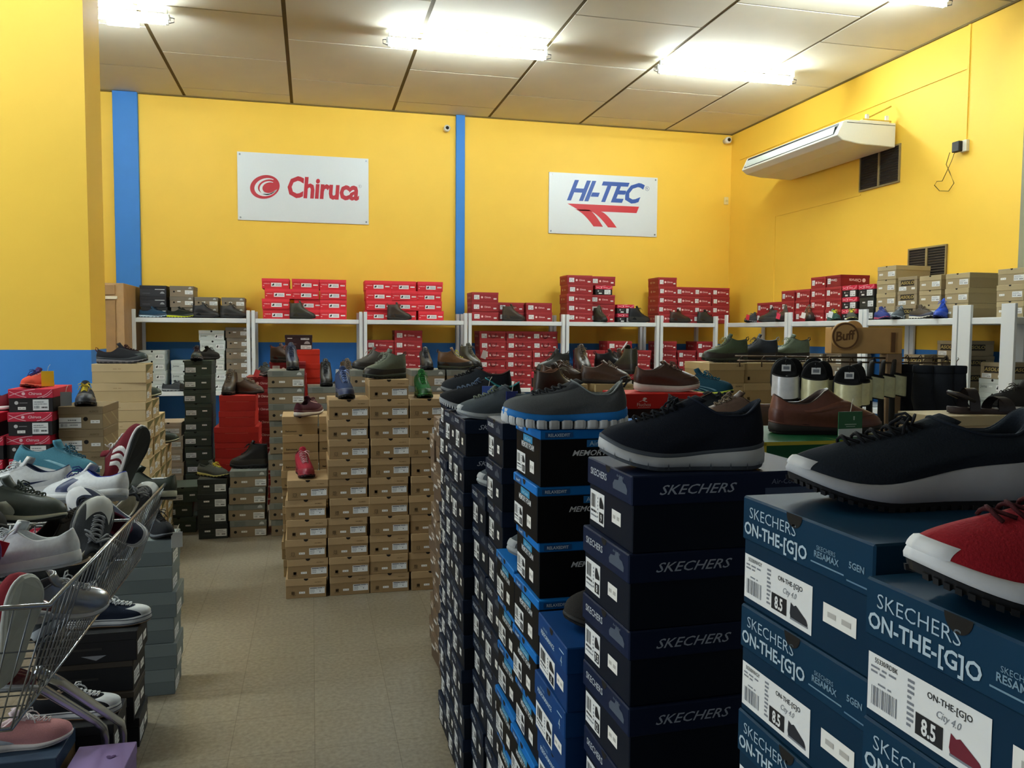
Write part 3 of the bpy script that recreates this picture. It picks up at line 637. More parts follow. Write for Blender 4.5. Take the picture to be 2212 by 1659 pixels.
box_type('perform', .20, .335, h, .050, '07346a', '083c76', [notch(h, .012), ('S', 'text', 'PERFORMANCE', -.028, h-.036, .0095, 'c6d8e8', 0, 1.05, .012, 'L'), ('S', 'text', 'SKECHERS', -.045, h-.022, .005, '7fa4c6', 0, 1, 0, 'L'),
    ('S', 'text', '4', .070, h-.044, .020, 'a9c4dc', 0, .8, -.005, 'L'), ('S', 'patch', .055, h-.018, .086, h-.0155, 'a9c4dc', 'printed_line', 'L'), ('S', 'label', -.094, .008, .02, .060, 'bar', '8', '333333'), ('S', 'sticker', .035, .03, .08, .05)], coat=.2)
box_type('fluchos', .22, .36, .131, .060, '2a1512', 'c4251f', [('E', 'text', 'Fluchos', -.09, .082, .0135, 'e6bcb4', 0, 1, .0, 'L'), ('E', 'patch', -.115, .0765, -.065, .0775, 'e6bcb4', 'printed_line', 'L'),
    ('E', 'poly', [[(-.112, .1005), (-.100, .1035), (-.092, .110), (-.096, .1125), (-.088, .1165), (-.080, .1145), (-.078, .1105), (-.084, .1075), (-.086, .1035), (-.076, .1005), (-.078, .0985), (-.090, .1015), (-.096, .105), (-.104, .1005)]], 'ecd2cc', 'logo', 'L')], coat=.3)
def trimmed(key, w, l, h, body, edge, prints=()):
    b = .009; pr = list(prints)
    for fc, ww in (('S', w), ('W', l), ('E', l), ('N', w)):
        pr += [(fc, 'patch', -ww/2, h-b, ww/2, h, edge, 'edge_band', 'L'), (fc, 'patch', -ww/2, h-.05, -ww/2+b, h, edge, 'edge_band', 'L'), (fc, 'patch', ww/2-b, h-.05, ww/2, h, edge, 'edge_band', 'L')]
    box_type(key, w, l, h, .05, body, body, pr, coat=.3)
trimmed('greenyellow', .21, .33, .128, '175433', 'c2b52e')
box_type('clarks', .215, .35, .125, .038, 'b09a76', 'c2b18b', [('W', 'patch', -.095, .088, -.045, .1245, '5a3c2a', 'brown_band', 'L'), ('W', 'text', 'Clarks', -.070, .102, .011, 'd8c3a8', .25, .9, 0, 'L'),
    ('S', 'label', -.09, .02, .02, .07, 'plain', '', '333333'), ('W', 'label', -.16, .03, -.06, .08, 'plain', '', '333333')])
box_type('greybox', .20, .335, .111, .055, '66706f', '6f7978', [('S', 'label', -.08, .005, .03, .05, 'plain', '', '333333')], lidmat=card('737d7c'))
box_type('blackbox', .20, .335, .112, .034, '0c0d10', '131416', [('S', 'label', -.085, .015, .0, .065, 'plain', '', '333333'), ('S', 'sticker', .02, .03, .075, .06), ('W', 'patch', -.05, .048, .05, .056, '2b2a28', 'printed_line'), ('W', 'poly', [[(-.02, .028), (.065, .028), (.03, .010)]], '8a8d92', 'torn_sticker')])
box_type('blackrim', .20, .335, .112, .022, '0c0d10', '3a3228', [('S', 'label', -.085, .015, .0, .065, 'plain', '', '333333'), ('S', 'sticker', .02, .03, .075, .06), ('W', 'patch', -.05, .048, .05, .056, '2b2a28', 'printed_line')])
box_type('bluebox', .20, .33, .12, .05, '1f3248', '24394f', [('S', 'patch', -.10, .0, .10, .07, '6a5233', 'cardboard_end')])
box_type('lilac', .17, .27, .10, .04, '8a74a8', '927cb0', [('T', 'poly', [[(.03, .03), (.045, .045), (.042, .052), (.035, .052), (.03, .047), (.025, .052), (.018, .052), (.015, .045)], [(-.05, -.05), (-.035, -.035), (-.038, -.028), (-.045, -.028), (-.05, -.033), (-.055, -.028), (-.062, -.028), (-.065, -.035)]], '4b2a63', 'printed_heart', 'L'), ('S', 'poly', [[(.03, .03), (.045, .045), (.042, .052), (.035, .052), (.03, .047), (.025, .052), (.018, .052), (.015, .045)], [(-.05, .015), (-.035, .03), (-.038, .037), (-.045, .037), (-.05, .032), (-.055, .037), (-.062, .037), (-.065, .03)]], '4b2a63', 'printed_heart')])
box_type('beige', .20, .33, .115, .05, '5d4b3a', '6e5a45', [('S', 'text', 'MEMORY', .03, .088, .013, 'efe6d8', 0, 1, .03, 'L'), ('S', 'text', 'FOAM', .03, .070, .013, 'efe6d8', 0, 1, .03, 'L'), ('S', 'label', -.09, .052, -.02, .064, 'plain', '', '333333')])
# ================================================================== SHOES
def curve1(pts):
    """monotone cubic through points, returns a function"""
    xs = [p[0] for p in pts]; ys = [p[1] for p in pts]; n = len(xs)
    d = [(ys[i+1]-ys[i])/(xs[i+1]-xs[i]) for i in range(n-1)]
    m = [d[0]]+[0 if d[i-1]*d[i] <= 0 else 2*d[i-1]*d[i]/(d[i-1]+d[i]) for i in range(1, n-1)]+[d[-1]]
    def f(x):
        if x <= xs[0]: return ys[0]
        if x >= xs[-1]: return ys[-1]
        i = 0
        while x > xs[i+1]: i += 1
        h = xs[i+1]-xs[i]; t = (x-xs[i])/h
        return (2*t**3-3*t*t+1)*ys[i]+(t**3-2*t*t+t)*h*m[i]+(-2*t**3+3*t*t)*ys[i+1]+(t**3-t*t)*h*m[i+1]
    return f
HW = curve1([(0, 0), (.012, .014), (.04, .0245), (.10, .0315), (.20, .0345), (.40, .0345), (.55, .0405), (.70, .0475), (.80, .0470), (.89, .0400), (.95, .0290), (.985, .0160), (1, 0)])
def sst(a, b, x):
    t = min(1, max(0, (x-a)/(b-a))); return t*t*(3-2*t)
class Shoe:
    D = dict(L=.295, wid=1., prof=((0, .030), (.3, .026), (.6, .020), (1, .016)), spring=.020, hspring=.003, toe_h=.050,
             xf=.150, zf=.105, zs=.070, zh=.088, xr=.008, cb=.027, fx=.42, fz=.040, lean=0., outh=.006)
    def __init__(s, M=18, K=10, **kw):
        p = dict(Shoe.D); p.update(kw); s.__dict__.update(p); s.M, s.K = M, K
        s.thick = curve1(list(s.prof)); s.zc_ = curve1([(0, s.zf), (.18, s.zf-.006), (.50, s.zs), (.62, s.zs), (.86, s.zh-.006), (1, s.zh)])
    def zbot(s, u): return s.spring*max(0, (u-.62)/.38)**1.9+s.hspring*max(0, (.12-u)/.12)**2
    def ztop(s, u): return s.zbot(u)*.92+s.thick(u)
    def foot(s, q):
        a = abs(q); x = s.L*(1+math.cos(math.pi*a))/2; u = x/s.L; sd = 1 if q >= 0 else -1
        return x, sd*HW(u)*s.wid*(1.04 if sd > 0 else .96)*(s.L/.295)+.004*math.sin(math.pi*u), u
    def P3(s, q, inset=0.):
        a = abs(q); sd = 1 if q >= 0 else -1; xf, xr = s.xf, s.xr; cx, ra = (xf+xr)/2, (xf-xr)/2-inset
        return Vector((cx+ra*math.cos(math.pi*a), sd*(s.cb-inset)*math.sin(math.pi*a)**.75 if 0 < a < 1 else 0., s.zc_(a)))
    def S(s, q, v, off=0.):
        x, y, u = s.foot(q); a = abs(q); sd = 1 if q >= 0 else -1
        zt = s.ztop(u)-.003; p0 = Vector((x+(-.002 if a < .5 else .002)*0, y*.955, zt)); p3 = s.P3(q); h = p3.z-zt
        wf = 1-sst(.0, .46, a)
        p1 = p0+Vector((.003*wf-.003*(1-wf)*sst(.8, 1, a), sd*.002*(1-wf), wf*s.toe_h*1.05+(1-wf)*.45*h))
        side = Vector((-.006*sst(.8, 1, a), sd*.012*(1-sst(.85, 1, a)), -.45*h))
        front = Vector((s.fx*(s.L-s.xf), 0, -s.fz))
        p2 = p3+front*wf+side*(1-wf)
        b = 1-v
        p = p0*b**3+p1*3*b*b*v+p2*3*b*v*v+p3*v**3
        if off:
            e = 1e-3; dq = s.S(min(1, q+e), v)-s.S(max(-1, q-e), v); dv = s.S(q, min(1, v+e))-s.S(q, max(0, v-e))
            n = dq.cross(dv)
            if n.length > 1e-12:
                n.normalize()
                c = Vector((s.L*.4, 0, .03))
                if n.dot(p-c) < 0: n = -n
                p = p+n*off
        return p
    def qs(s): return [-1+2*i/(2*s.M) for i in range(2*s.M)]
    def rings(s, fns, cap0=True, cap1=True):
        v = []; n = 2*s.M; f = []
        for fn in fns: v += [fn(q) for q in s.qs()]
        for i in range(len(fns)-1):
            for j in range(n): f.append((i*n+j, i*n+(j+1) % n, (i+1)*n+(j+1) % n, (i+1)*n+j))
        if cap0: f.append(tuple(range(n-1, -1, -1)))
        if cap1: f.append(tuple((len(fns)-1)*n+j for j in range(n)))
        return v, f
    def ring(s, zf, off):
        def fn(q):
            x, y, u = s.foot(q); cx = s.L*.5
            k = 1+off/.045; return Vector((cx+(x-cx)*(1+off/(s.L*.5)), y*k, zf(u)))
        return fn
    def midsole(s, col, lo=None, flare=.002, m=None):
        lo = s.outh if lo is None else lo
        zb = lambda u: s.zbot(u)+lo
        v, f = s.rings([s.ring(zb, -.002), s.ring(lambda u: zb(u)+.002, flare), s.ring(lambda u: zb(u)*.5+s.ztop(u)*.5, flare+.0005), s.ring(lambda u: s.ztop(u)-.002, .0015), s.ring(lambda u: s.ztop(u), -.001), s.ring(lambda u: s.ztop(u)-.001, -.006)])
        return mesh('midsole', v, f, m or rubber(col), None, True)
    def outsole(s, col, lugs=0, rise=.006):
        zt = lambda u: s.zbot(u)+s.outh+.0005
        mb = MB(); v, f = s.rings([s.ring(s.zbot, -.004), s.ring(lambda u: s.zbot(u)+.0012, -.0005), s.ring(zt, .0012), s.ring(zt, -.004)]); mb.add(v, f)
        if lugs:
            for i in range(lugs):
                for sd in (1, -1):
                    q0 = sd*(.06+.86*i/lugs); q1 = sd*(.06+.86*(i+.55)/lugs)
                    A = [s.ring(lambda u: s.zbot(u)-.0005, .002)(q0), s.ring(lambda u: s.zbot(u)-.0005, .002)(q1), s.ring(lambda u: s.zbot(u)+s.outh+rise, .0028)(q1), s.ring(lambda u: s.zbot(u)+s.outh+rise, .0028)(q0)]
                    B = [s.ring(lambda u: s.zbot(u)-.0005, -.010)(q0), s.ring(lambda u: s.zbot(u)-.0005, -.010)(q1), s.ring(lambda u: s.zbot(u)+s.outh+rise, -.010)(q1), s.ring(lambda u: s.zbot(u)+s.outh+rise, -.010)(q0)]
                    mb.add(A+B, [(0, 1, 2, 3), (0, 4, 5, 1), (1, 5, 6, 2), (2, 6, 7, 3), (3, 7, 4, 0)])
        me = mb.mesh('outsole', rubber(col)); return me
    def upper(s, m):
        v, f = s.rings([(lambda k: (lambda q: s.S(q, k)))(i/s.K) for i in range(s.K+1)], False, False)
        return mesh('upper', v, f, m, None, True)
    def lining(s, m):
        def down(fr, ins):
            def fn(q):
                p = s.P3(q, ins); x, y, u = s.foot(q); return Vector((p.x, p.y, p.z*(1-fr)+(s.ztop(u)+.004)*fr))
            return fn
        v, f = s.rings([lambda q: s.P3(q, 0), lambda q: s.P3(q, .002)+Vector((0, 0, .0025)), lambda q: s.P3(q, .006)+Vector((0, 0, .001)), down(.12, .008), down(.5, .006), down(.98, .004)], False, True)
        return mesh('lining', v, f, m, None, True)
    def patch(s, name, m, qa, qb, va, vb, nq=8, nv=5, off=.0014):
        """overlay bounded by q in [qa(v), qb(v)] and v in [va, vb] (functions of t or numbers)"""
        fn = lambda z: z if callable(z) else (lambda t, z=z: z)
        qa, qb = fn(qa), fn(qb); v = []; f = []
        for j in range(nv+1):
            t = j/nv; vv = va+(vb-va)*t
            for i in range(nq+1):
                q = qa(t)+(qb(t)-qa(t))*i/nq
                edge = (i in (0, nq) or j in (0, nv))
                v.append(s.S(q, vv, .0001 if edge else off))
        for j in range(nv):
            for i in range(nq):
                a = j*(nq+1)+i; f.append((a, a+1, a+nq+2, a+nq+1))
        return mesh(name, v, f, m, None, True)
    def band(s, name, m, h=.010, off=.0016, qmax=1., z0=0.):
        """a strip around the foot just above the sole (mudguard)"""
        def fn(vv, o): return lambda q: s.S(q, vv, o)
        v, f = s.rings([fn(z0+.002, .0002), fn(z0+h*.3, off), fn(z0+h*.85, off), fn(z0+h, .0001)], False, False)
        return mesh(name, v, f, m, None, True)
    def tongue(s, m, up=.022, w=.022, back=-.012):
        v = []; f = []; nb = 6; na = 6
        a0 = s.S(0, .70, -.002); a1 = s.S(0, .98, .001); a2 = s.P3(0)+Vector((back, 0, up))
        for j in range(na+1):
            t = j/na
            c = a0.lerp(a1, t/.55) if t < .55 else a1.lerp(a2, (t-.55)/.45)
            ww = w*(.75+.25*t) if j < na else w*.7
            for i in range(nb+1):
                y = -1+2*i/nb; v.append(c+Vector((-.012*y*y, y*ww, -.006*y*y)))
        k = nb+1
        for j in range(na):
            for i in range(nb): f.append((j*k+i, j*k+i+1, (j+1)*k+i+1, (j+1)*k+i))
        o = len(v); v += [p+Vector((-.007, 0, -.003)) for p in v]
        f += [tuple(o+i for i in reversed(q)) for q in f]
        rim = [j*k for j in range(na+1)]+[na*k+i for i in range(1, k)]+[j*k+nb for j in range(na-1, -1, -1)]
        for a, b in zip(rim, rim[1:]): f.append((a, b, b+o, a+o))
        return mesh('tongue', v, f, m, None, True)
    def laces(s, m, n=5, v0=.56, v1=.95, w=.10, r=.0019, bow=True, bs=1.):
        mb = MB()
        def row(va, qa, vb, qb, lift):
            pts = []
            for i in range(6):
                t = i/5; pts.append(s.S(qa+(qb-qa)*t, va+(vb-va)*t, .002+lift*math.sin(math.pi*t)))
            mb.tube(pts, r, 5)
        for i in range(n):
            a = v0+(v1-v0)*i/(n-.0); b = v0+(v1-v0)*(i+.75)/(n-.0); ww = w*(.8+.35*i/n)
            row(a, -ww, b, ww, .004); row(a, ww, b, -ww, .0055)
        if bow:
            c = s.S(0, v1, .005); V = lambda x, y, z: c+Vector((x, y, z))*bs
            for sd in (1, -1):
                mb.tube([c, V(.006, sd*.016, .010), V(.016, sd*.030, .005), V(.018, sd*.028, -.006), V(.008, sd*.012, -.001), c], r, 5)
                mb.tube([c, V(.014, sd*.012, .004), V(.028, sd*.022, -.008), V(.034, sd*.030, -.022)], r, 5)
        return mb.mesh('laces', m, True)
    def eyestay(s, m, v0=.52, v1=.99, w0=.10, w1=.20):
        out = []
        for sd in (1, -1):
            out.append(s.patch('eyestay', m, lambda t, sd=sd: sd*(w0*.55+(w1*.5-w0*.55)*t), lambda t, sd=sd: sd*(w0+(w1*1.25-w0)*t), v0, v1, 4, 6, .0016))
        return out
    def pull_tab(s, m):
        c = s.P3(1)+Vector((-.001, 0, -.014))
        return MB().tube([c+Vector((-.003, 0, 0)), c+Vector((-.012, 0, .014)), c+Vector((-.010, 0, .026)), c+Vector((.002, 0, .022)), c+Vector((.004, 0, .010))], .0028, 5).mesh('pull_tab', m, True)
STY = {}
def style(key, build): STY[key] = build
_SM = {}
def parts_of(key):
    if key not in _SM: _SM[key] = STY[key]()
    return _SM[key]
NS = [0]
SUB = {'eyestay': 'upper', 'side_stripe': 'upper', 'toe_cap': 'upper', 'mudguard': 'upper', 'heel_counter': 'upper', 'vamp_seam': 'upper', 'pull_tab': 'upper', 'strap': 'upper', 'laces': 'tongue', 'welt': 'upper',
       'foxing_line': 'midsole', 'sole_pod': 'midsole', 'flex_groove': 'midsole', 'sole_rib': 'midsole', 'toe_bumper': 'midsole', 'collar_piping': 'lining', 'sole_rim': 'midsole'}
def shoe(key, label, loc, yaw=0., pitch=0., roll=0., s=1., name='shoe', cat='shoe', group=None):
    """loc = heel end on the ground (local origin), toe points along yaw (degrees)"""
    t = thing(name, label, cat, loc, (R(roll), R(pitch), R(yaw)), group)
    t.rotation_mode = 'XYZ'
    if s != 1: t.scale = (s, s, s)
    own = {}
    for nm, me in sorted(parts_of(key), key=lambda p: p[0] in SUB):
        o = obj(nm, me, own.get(SUB.get(nm), t)); own.setdefault(nm, o)
    NS[0] += 1; return t
def place(key, label, x, y, z, yaw, L=.295, **kw):
    """(x, y) = centre of the shoe on the surface at height z"""
    s = kw.get('s', 1.); a = R(yaw)
    return shoe(key, label, (x-math.cos(a)*L*s/2, y-math.sin(a)*L*s/2, z), yaw, **kw)

# ---- families -----------------------------------------------------
def sneaker(up, sole, out, lin_, lace, acc=None, tongue=None, M=16, K=9, guard=None, lugs=0, tab=None, capc=None, clothm=cloth, stripe=None, bow=True, **kw):
    def b():
        S = Shoe(M=M, K=K, **kw); um = clothm(up)
        ps = [('outsole', S.outsole(out, lugs)), ('midsole', S.midsole(sole)), ('upper', S.upper(um)), ('lining', S.lining(cloth(lin_))), ('tongue', S.tongue(clothm(tongue or up)))]
        if guard: ps.append(('mudguard', S.band('mudguard', leather(guard), .26)))
        if acc: ps += [('eyestay', e) for e in S.eyestay(leather(acc))]
        if capc: ps.append(('toe_cap', S.patch('toe_cap', leather(capc), -.22, .22, .01, .42, 12, 5, .0018)))
        if stripe:
            for c, q0, q1, sl, va, vb in stripe:
                for sd in (1, -1):
                    ps.append(('side_stripe', S.patch('side_stripe', leather(c), (lambda t, q0=q0, sl=sl, sd=sd: sd*(q0+sl*t)), (lambda t, q1=q1, sl=sl, sd=sd: sd*(q1+sl*t)), va, vb, 3, 6, .0026)))
        if lace: ps.append(('laces', S.laces(cloth(lace), bow=bow)))
        if tab: ps.append(('pull_tab', S.pull_tab(cloth(tab))))
        return ps
    return b
BOOT = dict(L=.285, zf=.192, zs=.178, zh=.184, xf=.128, xr=.006, cb=.037, fx=.10, fz=.120, toe_h=.066, prof=((0, .034), (.35, .030), (.6, .026), (1, .022)), outh=.010, spring=.016)
MID = dict(BOOT, zf=.160, zs=.136, zh=.148, fx=.16, fz=.095)
HIKE = dict(L=.285, zf=.150, zs=.118, zh=.134, xf=.130, cb=.034, fx=.20, fz=.085, toe_h=.056)
def boot(up, sole, out, lin_, lace, guard=None, acc=None, low=False, **kw):
    return sneaker(up, sole, out, lin_, lace, acc=acc, guard=guard or '2a2622', lugs=11, tab=lin_, capc=guard, clothm=leather, **{**(MID if low else BOOT), **kw})
# ---- the individual looks -----------------------------------------
style('black_mid', boot('1e2024', '24262a', '141416', '26282c', '3a3c40', low=True))
style('dark_boot', boot('2b2b29', '1f2021', '131314', '3a3530', '45413b', low=True))
style('olive_boot', boot('3b3a2c', '26251f', '171614', '4a4436', '6a634f'))
style('brown_boot', boot('41352a', '2a221b', '191512', '55463a', '6f5f4c'))
style('black_boot', boot('17181b', '1a1b1d', '101012', '222326', '2d2e31'))
style('navy_boot', boot('1f2740', '1c1f2a', '121317', '2c3350', '39415c', acc='2a3148'))
style('grey_boot', boot('4a4742', '2b2a28', '181716', '7a2f2a', '8d887c', low=True))
style('green_mid', boot('44523a', '33382c', '1d1f1a', '23291f', 'a8aa7c', acc='2c3426', low=True))
style('steel_mid', boot('2a3038', '23262b', '15171a', '8d97a2', '4a5058', acc='20252c', low=True))
style('sage_mid', boot('6d7c66', '4a5247', '23261f', '1b201a', '9fae97', acc='8b9a84', low=True))
style('tan_boot', boot('6a4a2c', '3a3a26', '20201a', '4a3828', 'c4c25a', acc='4e3a24', low=True))
style('navy_trail', sneaker('263659', '2c2b25', '17171a', '1c2438', '7f93c4', acc='1e2a48', guard='3a4260', lugs=12, spring=.022, **dict(HIKE, zf=.170, zs=.136, zh=.152)))
style('yellow_trail', sneaker('1d211c', 'c5d32a', '1b1c18', '23261f', '2c2f2a', acc='2f342b', guard='23261f', lugs=12))
style('blue_trail', sneaker('26445c', 'b9cfdd', '27384a', '1e3244', '1d2c3c', acc='1f394e', guard='223b52', lugs=10))
style('green_trail', sneaker('1c5a2a', '2c6a2e', '163a1c', '18401f', '2a7a35', acc='164822', guard='1a4a22', lugs=10, tab='d8cf9a', stripe=[('7fae4a', .30, .38, .1, .04, .45)], **HIKE))
style('red_trail', sneaker('9c2436', '7c1f2c', '2a1518', '5b161f', 'd0a3a6', acc='7e1d2b', guard='8a2131', lugs=10, **HIKE))
style('plum_runner', sneaker('4a1f2a', 'd8d2cc', '6b5a58', '34151c', '8a5a5e', acc='c9a2a0', guard='5a2732', lugs=0))
style('moss_mid', boot('5c6354', '3c4136', '22241e', '3a3f34', '8f9484', acc='767d6c', low=True))
style('teal_runner', sneaker('1d4a5c', 'c8d84a', '22303a', '1a3a48', '2a6a80', acc='163a48', lugs=8, stripe=[('6fa0b4', .30, .33, .12, .1, .7), ('6fa0b4', .38, .41, .12, .1, .7), ('6fa0b4', .46, .49, .12, .1, .7)]))
style('charcoal_trail', sneaker('25262a', '6e6a6c', '232427', '2c1517', '3a1c1e', acc='1e1f23', guard='32373a', lugs=11, tab='5a1a1c', capc='2e3a38', L=.30, zf=.112))
style('grey_trail', sneaker('3d4042', '8a8f92', '26282a', '2a2c2e', '5a5e60', acc='4c5052', guard='33363a', lugs=10))
style('coral_trail', sneaker('d8503c', 'e06a52', '7a2a22', '3a2448', '2a2a6a', acc='c2472f', tongue='4a2450', lugs=8))
style('stormy_trail', sneaker('2b2d33', '1f2024', '151518', '26282d', 'c9b23a', acc='1f2126', guard='35383e', lugs=10, capc='3a3d44'))
style('royal_trail', sneaker('2346a8', '1e3c90', '14225a', '1c3a86', '3f63c8', acc='1c3a92', guard='1f3f9c', lugs=9, **HIKE))
style('violet_trail', sneaker('34407c', 'a83a56', '23264a', '2a3266', '5a66a8', acc='2c3670', lugs=9))
style('lime_trail', sneaker('2d4a42', '33544a', '1b2a26', '24382f', 'c9d24a', acc='24403a', lugs=10))
style('cord_trail', sneaker('4f5048', 'b8ae62', '24251f', '33342e', 'd6c94a', acc='5c5d52', lugs=10))
style('rust_boot', boot('3f2a20', '241a15', '14100d', '5a2c20', '9a5a3a', low=True))
style('sport_grey', sneaker('565d63', 'a9b2b8', '33373b', '3a3f44', '8a9298', acc='3c4247', lugs=8, stripe=[('c6ccd0', .34, .40, .1, .1, .6)]))
style('brown_trail', sneaker('4a4034', 'c9c4b8', '22201c', '3a3228', '6a5e4e', acc='3c342a', guard='2b3048', lugs=9))
# foreground shoes, finer meshes
def pods_shoe():
    S = Shoe(M=34, K=16, L=.30, prof=((0, .044), (.25, .040), (.55, .036), (.8, .036), (1, .040)), spring=.014, hspring=.010, toe_h=.038, xf=.136, zf=.114, zs=.080, zh=.113, xr=.012, cb=.031, fx=.42, fz=.045, outh=.026)
    ps = [('upper', S.upper(cloth('55585a'))), ('lining', S.lining(cloth('6f7674'))), ('tongue', S.tongue(cloth('3a3c3f'), .006, .020))]
    ps.append(('midsole', S.midsole('1878c8', .020, .003)))
    # separate white pods all around the sole
    n = 15; gap = .16
    core = S.rings([S.ring(S.zbot, -.012), S.ring(lambda u: S.zbot(u)+.024, -.010)]); ps.append(('sole_core', mesh('sole_core', *core, rubber('2a2f36'))))
    pm = rubber('c9cdcf')
    for sd in (1, -1):
        edges = [.0+.97*i/n*1.03 for i in range(n+1)]
        for i in range(n):
            q0 = edges[i]+(0 if i == 0 else .006); q1 = min(1, edges[i+1]-.006)
            v = []; f = []; k = 6; ro = [(-.012, .001), (.0015, .002), (.005, .008), (.005, .019), (.002, .0255), (-.012, .0255)]
            for a in range(k+1):
                q = sd*(q0+(q1-q0)*a/k)
                for b_, (o_, z_) in enumerate(ro):
                    e_ = (a in (0, k)); zz = z_*(1.45 if i in (0, 1) and z_ > .02 else 1)
                    v.append(S.ring(lambda u, zz=zz: S.zbot(u)+zz, o_-(.0025 if e_ else 0))(q))
            m_ = len(ro)
            for a in range(k):
                for b_ in range(m_-1): f.append((a*m_+b_, (a+1)*m_+b_, (a+1)*m_+b_+1, a*m_+b_+1))
            f.append(tuple(range(m_))); f.append(tuple(k*m_+b_ for b_ in range(m_)))
            ps.append(('sole_pod', mesh('sole_pod', v, f, pm, None, True)))
    ps.append(('laces', S.laces(cloth('2b2d31'), 5, .55, .92, .11, .0022, False)))
    ps += [('eyestay', e) for e in S.eyestay(cloth('3a3d40'))]
    for sd in (1,): ps.append(('collar_piping', MB().tube([S.P3(q)+Vector((0, 0, .003)) for q in [-1+2*i/60 for i in range(60)]], .0018, 6, closed=True).mesh('collar_piping', cloth('8a9190'), True)))
    ps.append(('pull_tab', S.pull_tab(cloth('3a3d40'))))
    return ps
style('pods', pods_shoe)
def flex_shoe(up, sole, out, lin_, lace, mid2=None, grooves=9, treads=0, tooth=None, toe_bumper=None, **kw):
    def b():
        S = Shoe(M=34, K=16, **kw)
        ps = [('upper', S.upper(cloth(up))), ('lining', S.lining(cloth(lin_))), ('tongue', S.tongue(cloth(up), .006, .022)), ('midsole', S.midsole(sole, None, .003)), ('outsole', S.outsole(out, treads, -.004))]
        if mid2: ps.append(('sole_rim', S.band('sole_rim', rubber(mid2), .10, .002)))
        gm = rubber(out); mb = MB()
        for i in range(grooves):
            for sd in (1, -1):
                q = sd*(.10+.82*i/grooves); dq = .0045
                for z0, z1 in ((.004, .016),):
                    P = [S.ring(lambda u, z=z0: S.zbot(u)+z, .0038)(q-dq), S.ring(lambda u, z=z0: S.zbot(u)+z, .0038)(q+dq), S.ring(lambda u, z=z1: S.zbot(u)+z, .0042)(q)]
                    mb.quad(P)
        if grooves: ps.append(('flex_groove', mb.mesh('flex_groove', gm)))
        if tooth:
            mb = MB()
            for i in range(34):
                for sd in (1, -1):
                    q0 = sd*(.05+.90*i/34); q1 = sd*(.05+.90*(i+.5)/34)
                    mb.quad([S.ring(lambda u: S.zbot(u)+.001, .0036)(q0), S.ring(lambda u: S.zbot(u)+.001, .0036)(q1), S.ring(lambda u: S.zbot(u)+.012, .0040)(q1), S.ring(lambda u: S.zbot(u)+.012, .0040)(q0)])
            ps.append(('sole_rib', mb.mesh('sole_rib', rubber(tooth))))
        if toe_bumper: ps.append(('toe_bumper', S.patch('toe_bumper', rubber(toe_bumper), -.13, .13, .0, .20, 14, 5, .0025)))
        ps.append(('laces', S.laces(cloth(lace), 5, .52, .92, .11, .0020, True, .7)))
        ps.append(('collar_piping', MB().tube([S.P3(q)+Vector((0, 0, .002)) for q in [-1+2*i/60 for i in range(60)]], .0020, 6, closed=True).mesh('collar_piping', cloth(lin_), True)))
        return ps
    return b
style('navy_flex', flex_shoe('101622', 'b9bdc0', '4a5058', '18202e', '0c1018', '4a5159', 10, L=.305, prof=((0, .040), (.3, .034), (.6, .026), (.85, .026), (1, .032)), spring=.030, hspring=.006, zf=.130, zs=.098, zh=.126, xf=.140, fx=.44, fz=.048, toe_h=.030, cb=.031, outh=.007))
style('navy_city', flex_shoe('182029', 'a9adb2', '15161a', '1c242e', '0b0d12', None, 0, 30, toe_bumper='c6c9ca', L=.315, prof=((0, .058), (.3, .052), (.6, .036), (.85, .026), (1, .024)), spring=.030, hspring=.004, zf=.106, zs=.086, zh=.118, xf=.138, fx=.48, fz=.030, toe_h=.022, cb=.032, outh=.009))
style('red_city', flex_shoe('8c1420', 'd4d7da', '17181b', '5a1018', '3a0c12', None, 0, 30, toe_bumper='d8dbdd', L=.315, prof=((0, .058), (.3, .052), (.6, .036), (.85, .026), (1, .024)), spring=.030, hspring=.004, zf=.106, zs=.086, zh=.118, xf=.138, fx=.48, fz=.030, toe_h=.022, cb=.032, outh=.009))
style('black_teal', flex_shoe('14161b', '8f9499', '14161a', '2a7f86', '5d6f86', None, 0, 0, tooth='c9cdcf', L=.305, prof=((0, .034), (.3, .030), (.6, .024), (1, .022)), spring=.034, zf=.122, zs=.088, zh=.108, xf=.135, fx=.42, fz=.050, toe_h=.036, cb=.031))
style('slate_lace', flex_shoe('4a5258', '9fa5a8', '7d8285', '5a646a', '7b8474', None, 0, 0, toe_bumper='b3b8ba', L=.30, prof=((0, .030), (.3, .026), (.6, .022), (1, .020)), spring=.018, zf=.118, zs=.084, zh=.102, xf=.140, fx=.44, fz=.050, toe_h=.036, cb=.030))
style('dark_casual', flex_shoe('20242a', '6a6e70', '2a2d30', '3a2a24', '15171a', None, 0, 0, L=.30, prof=((0, .030), (.3, .026), (.6, .022), (1, .020)), zf=.116, zs=.086, zh=.106, xf=.150, fx=.42, fz=.045, toe_h=.040, cb=.034))
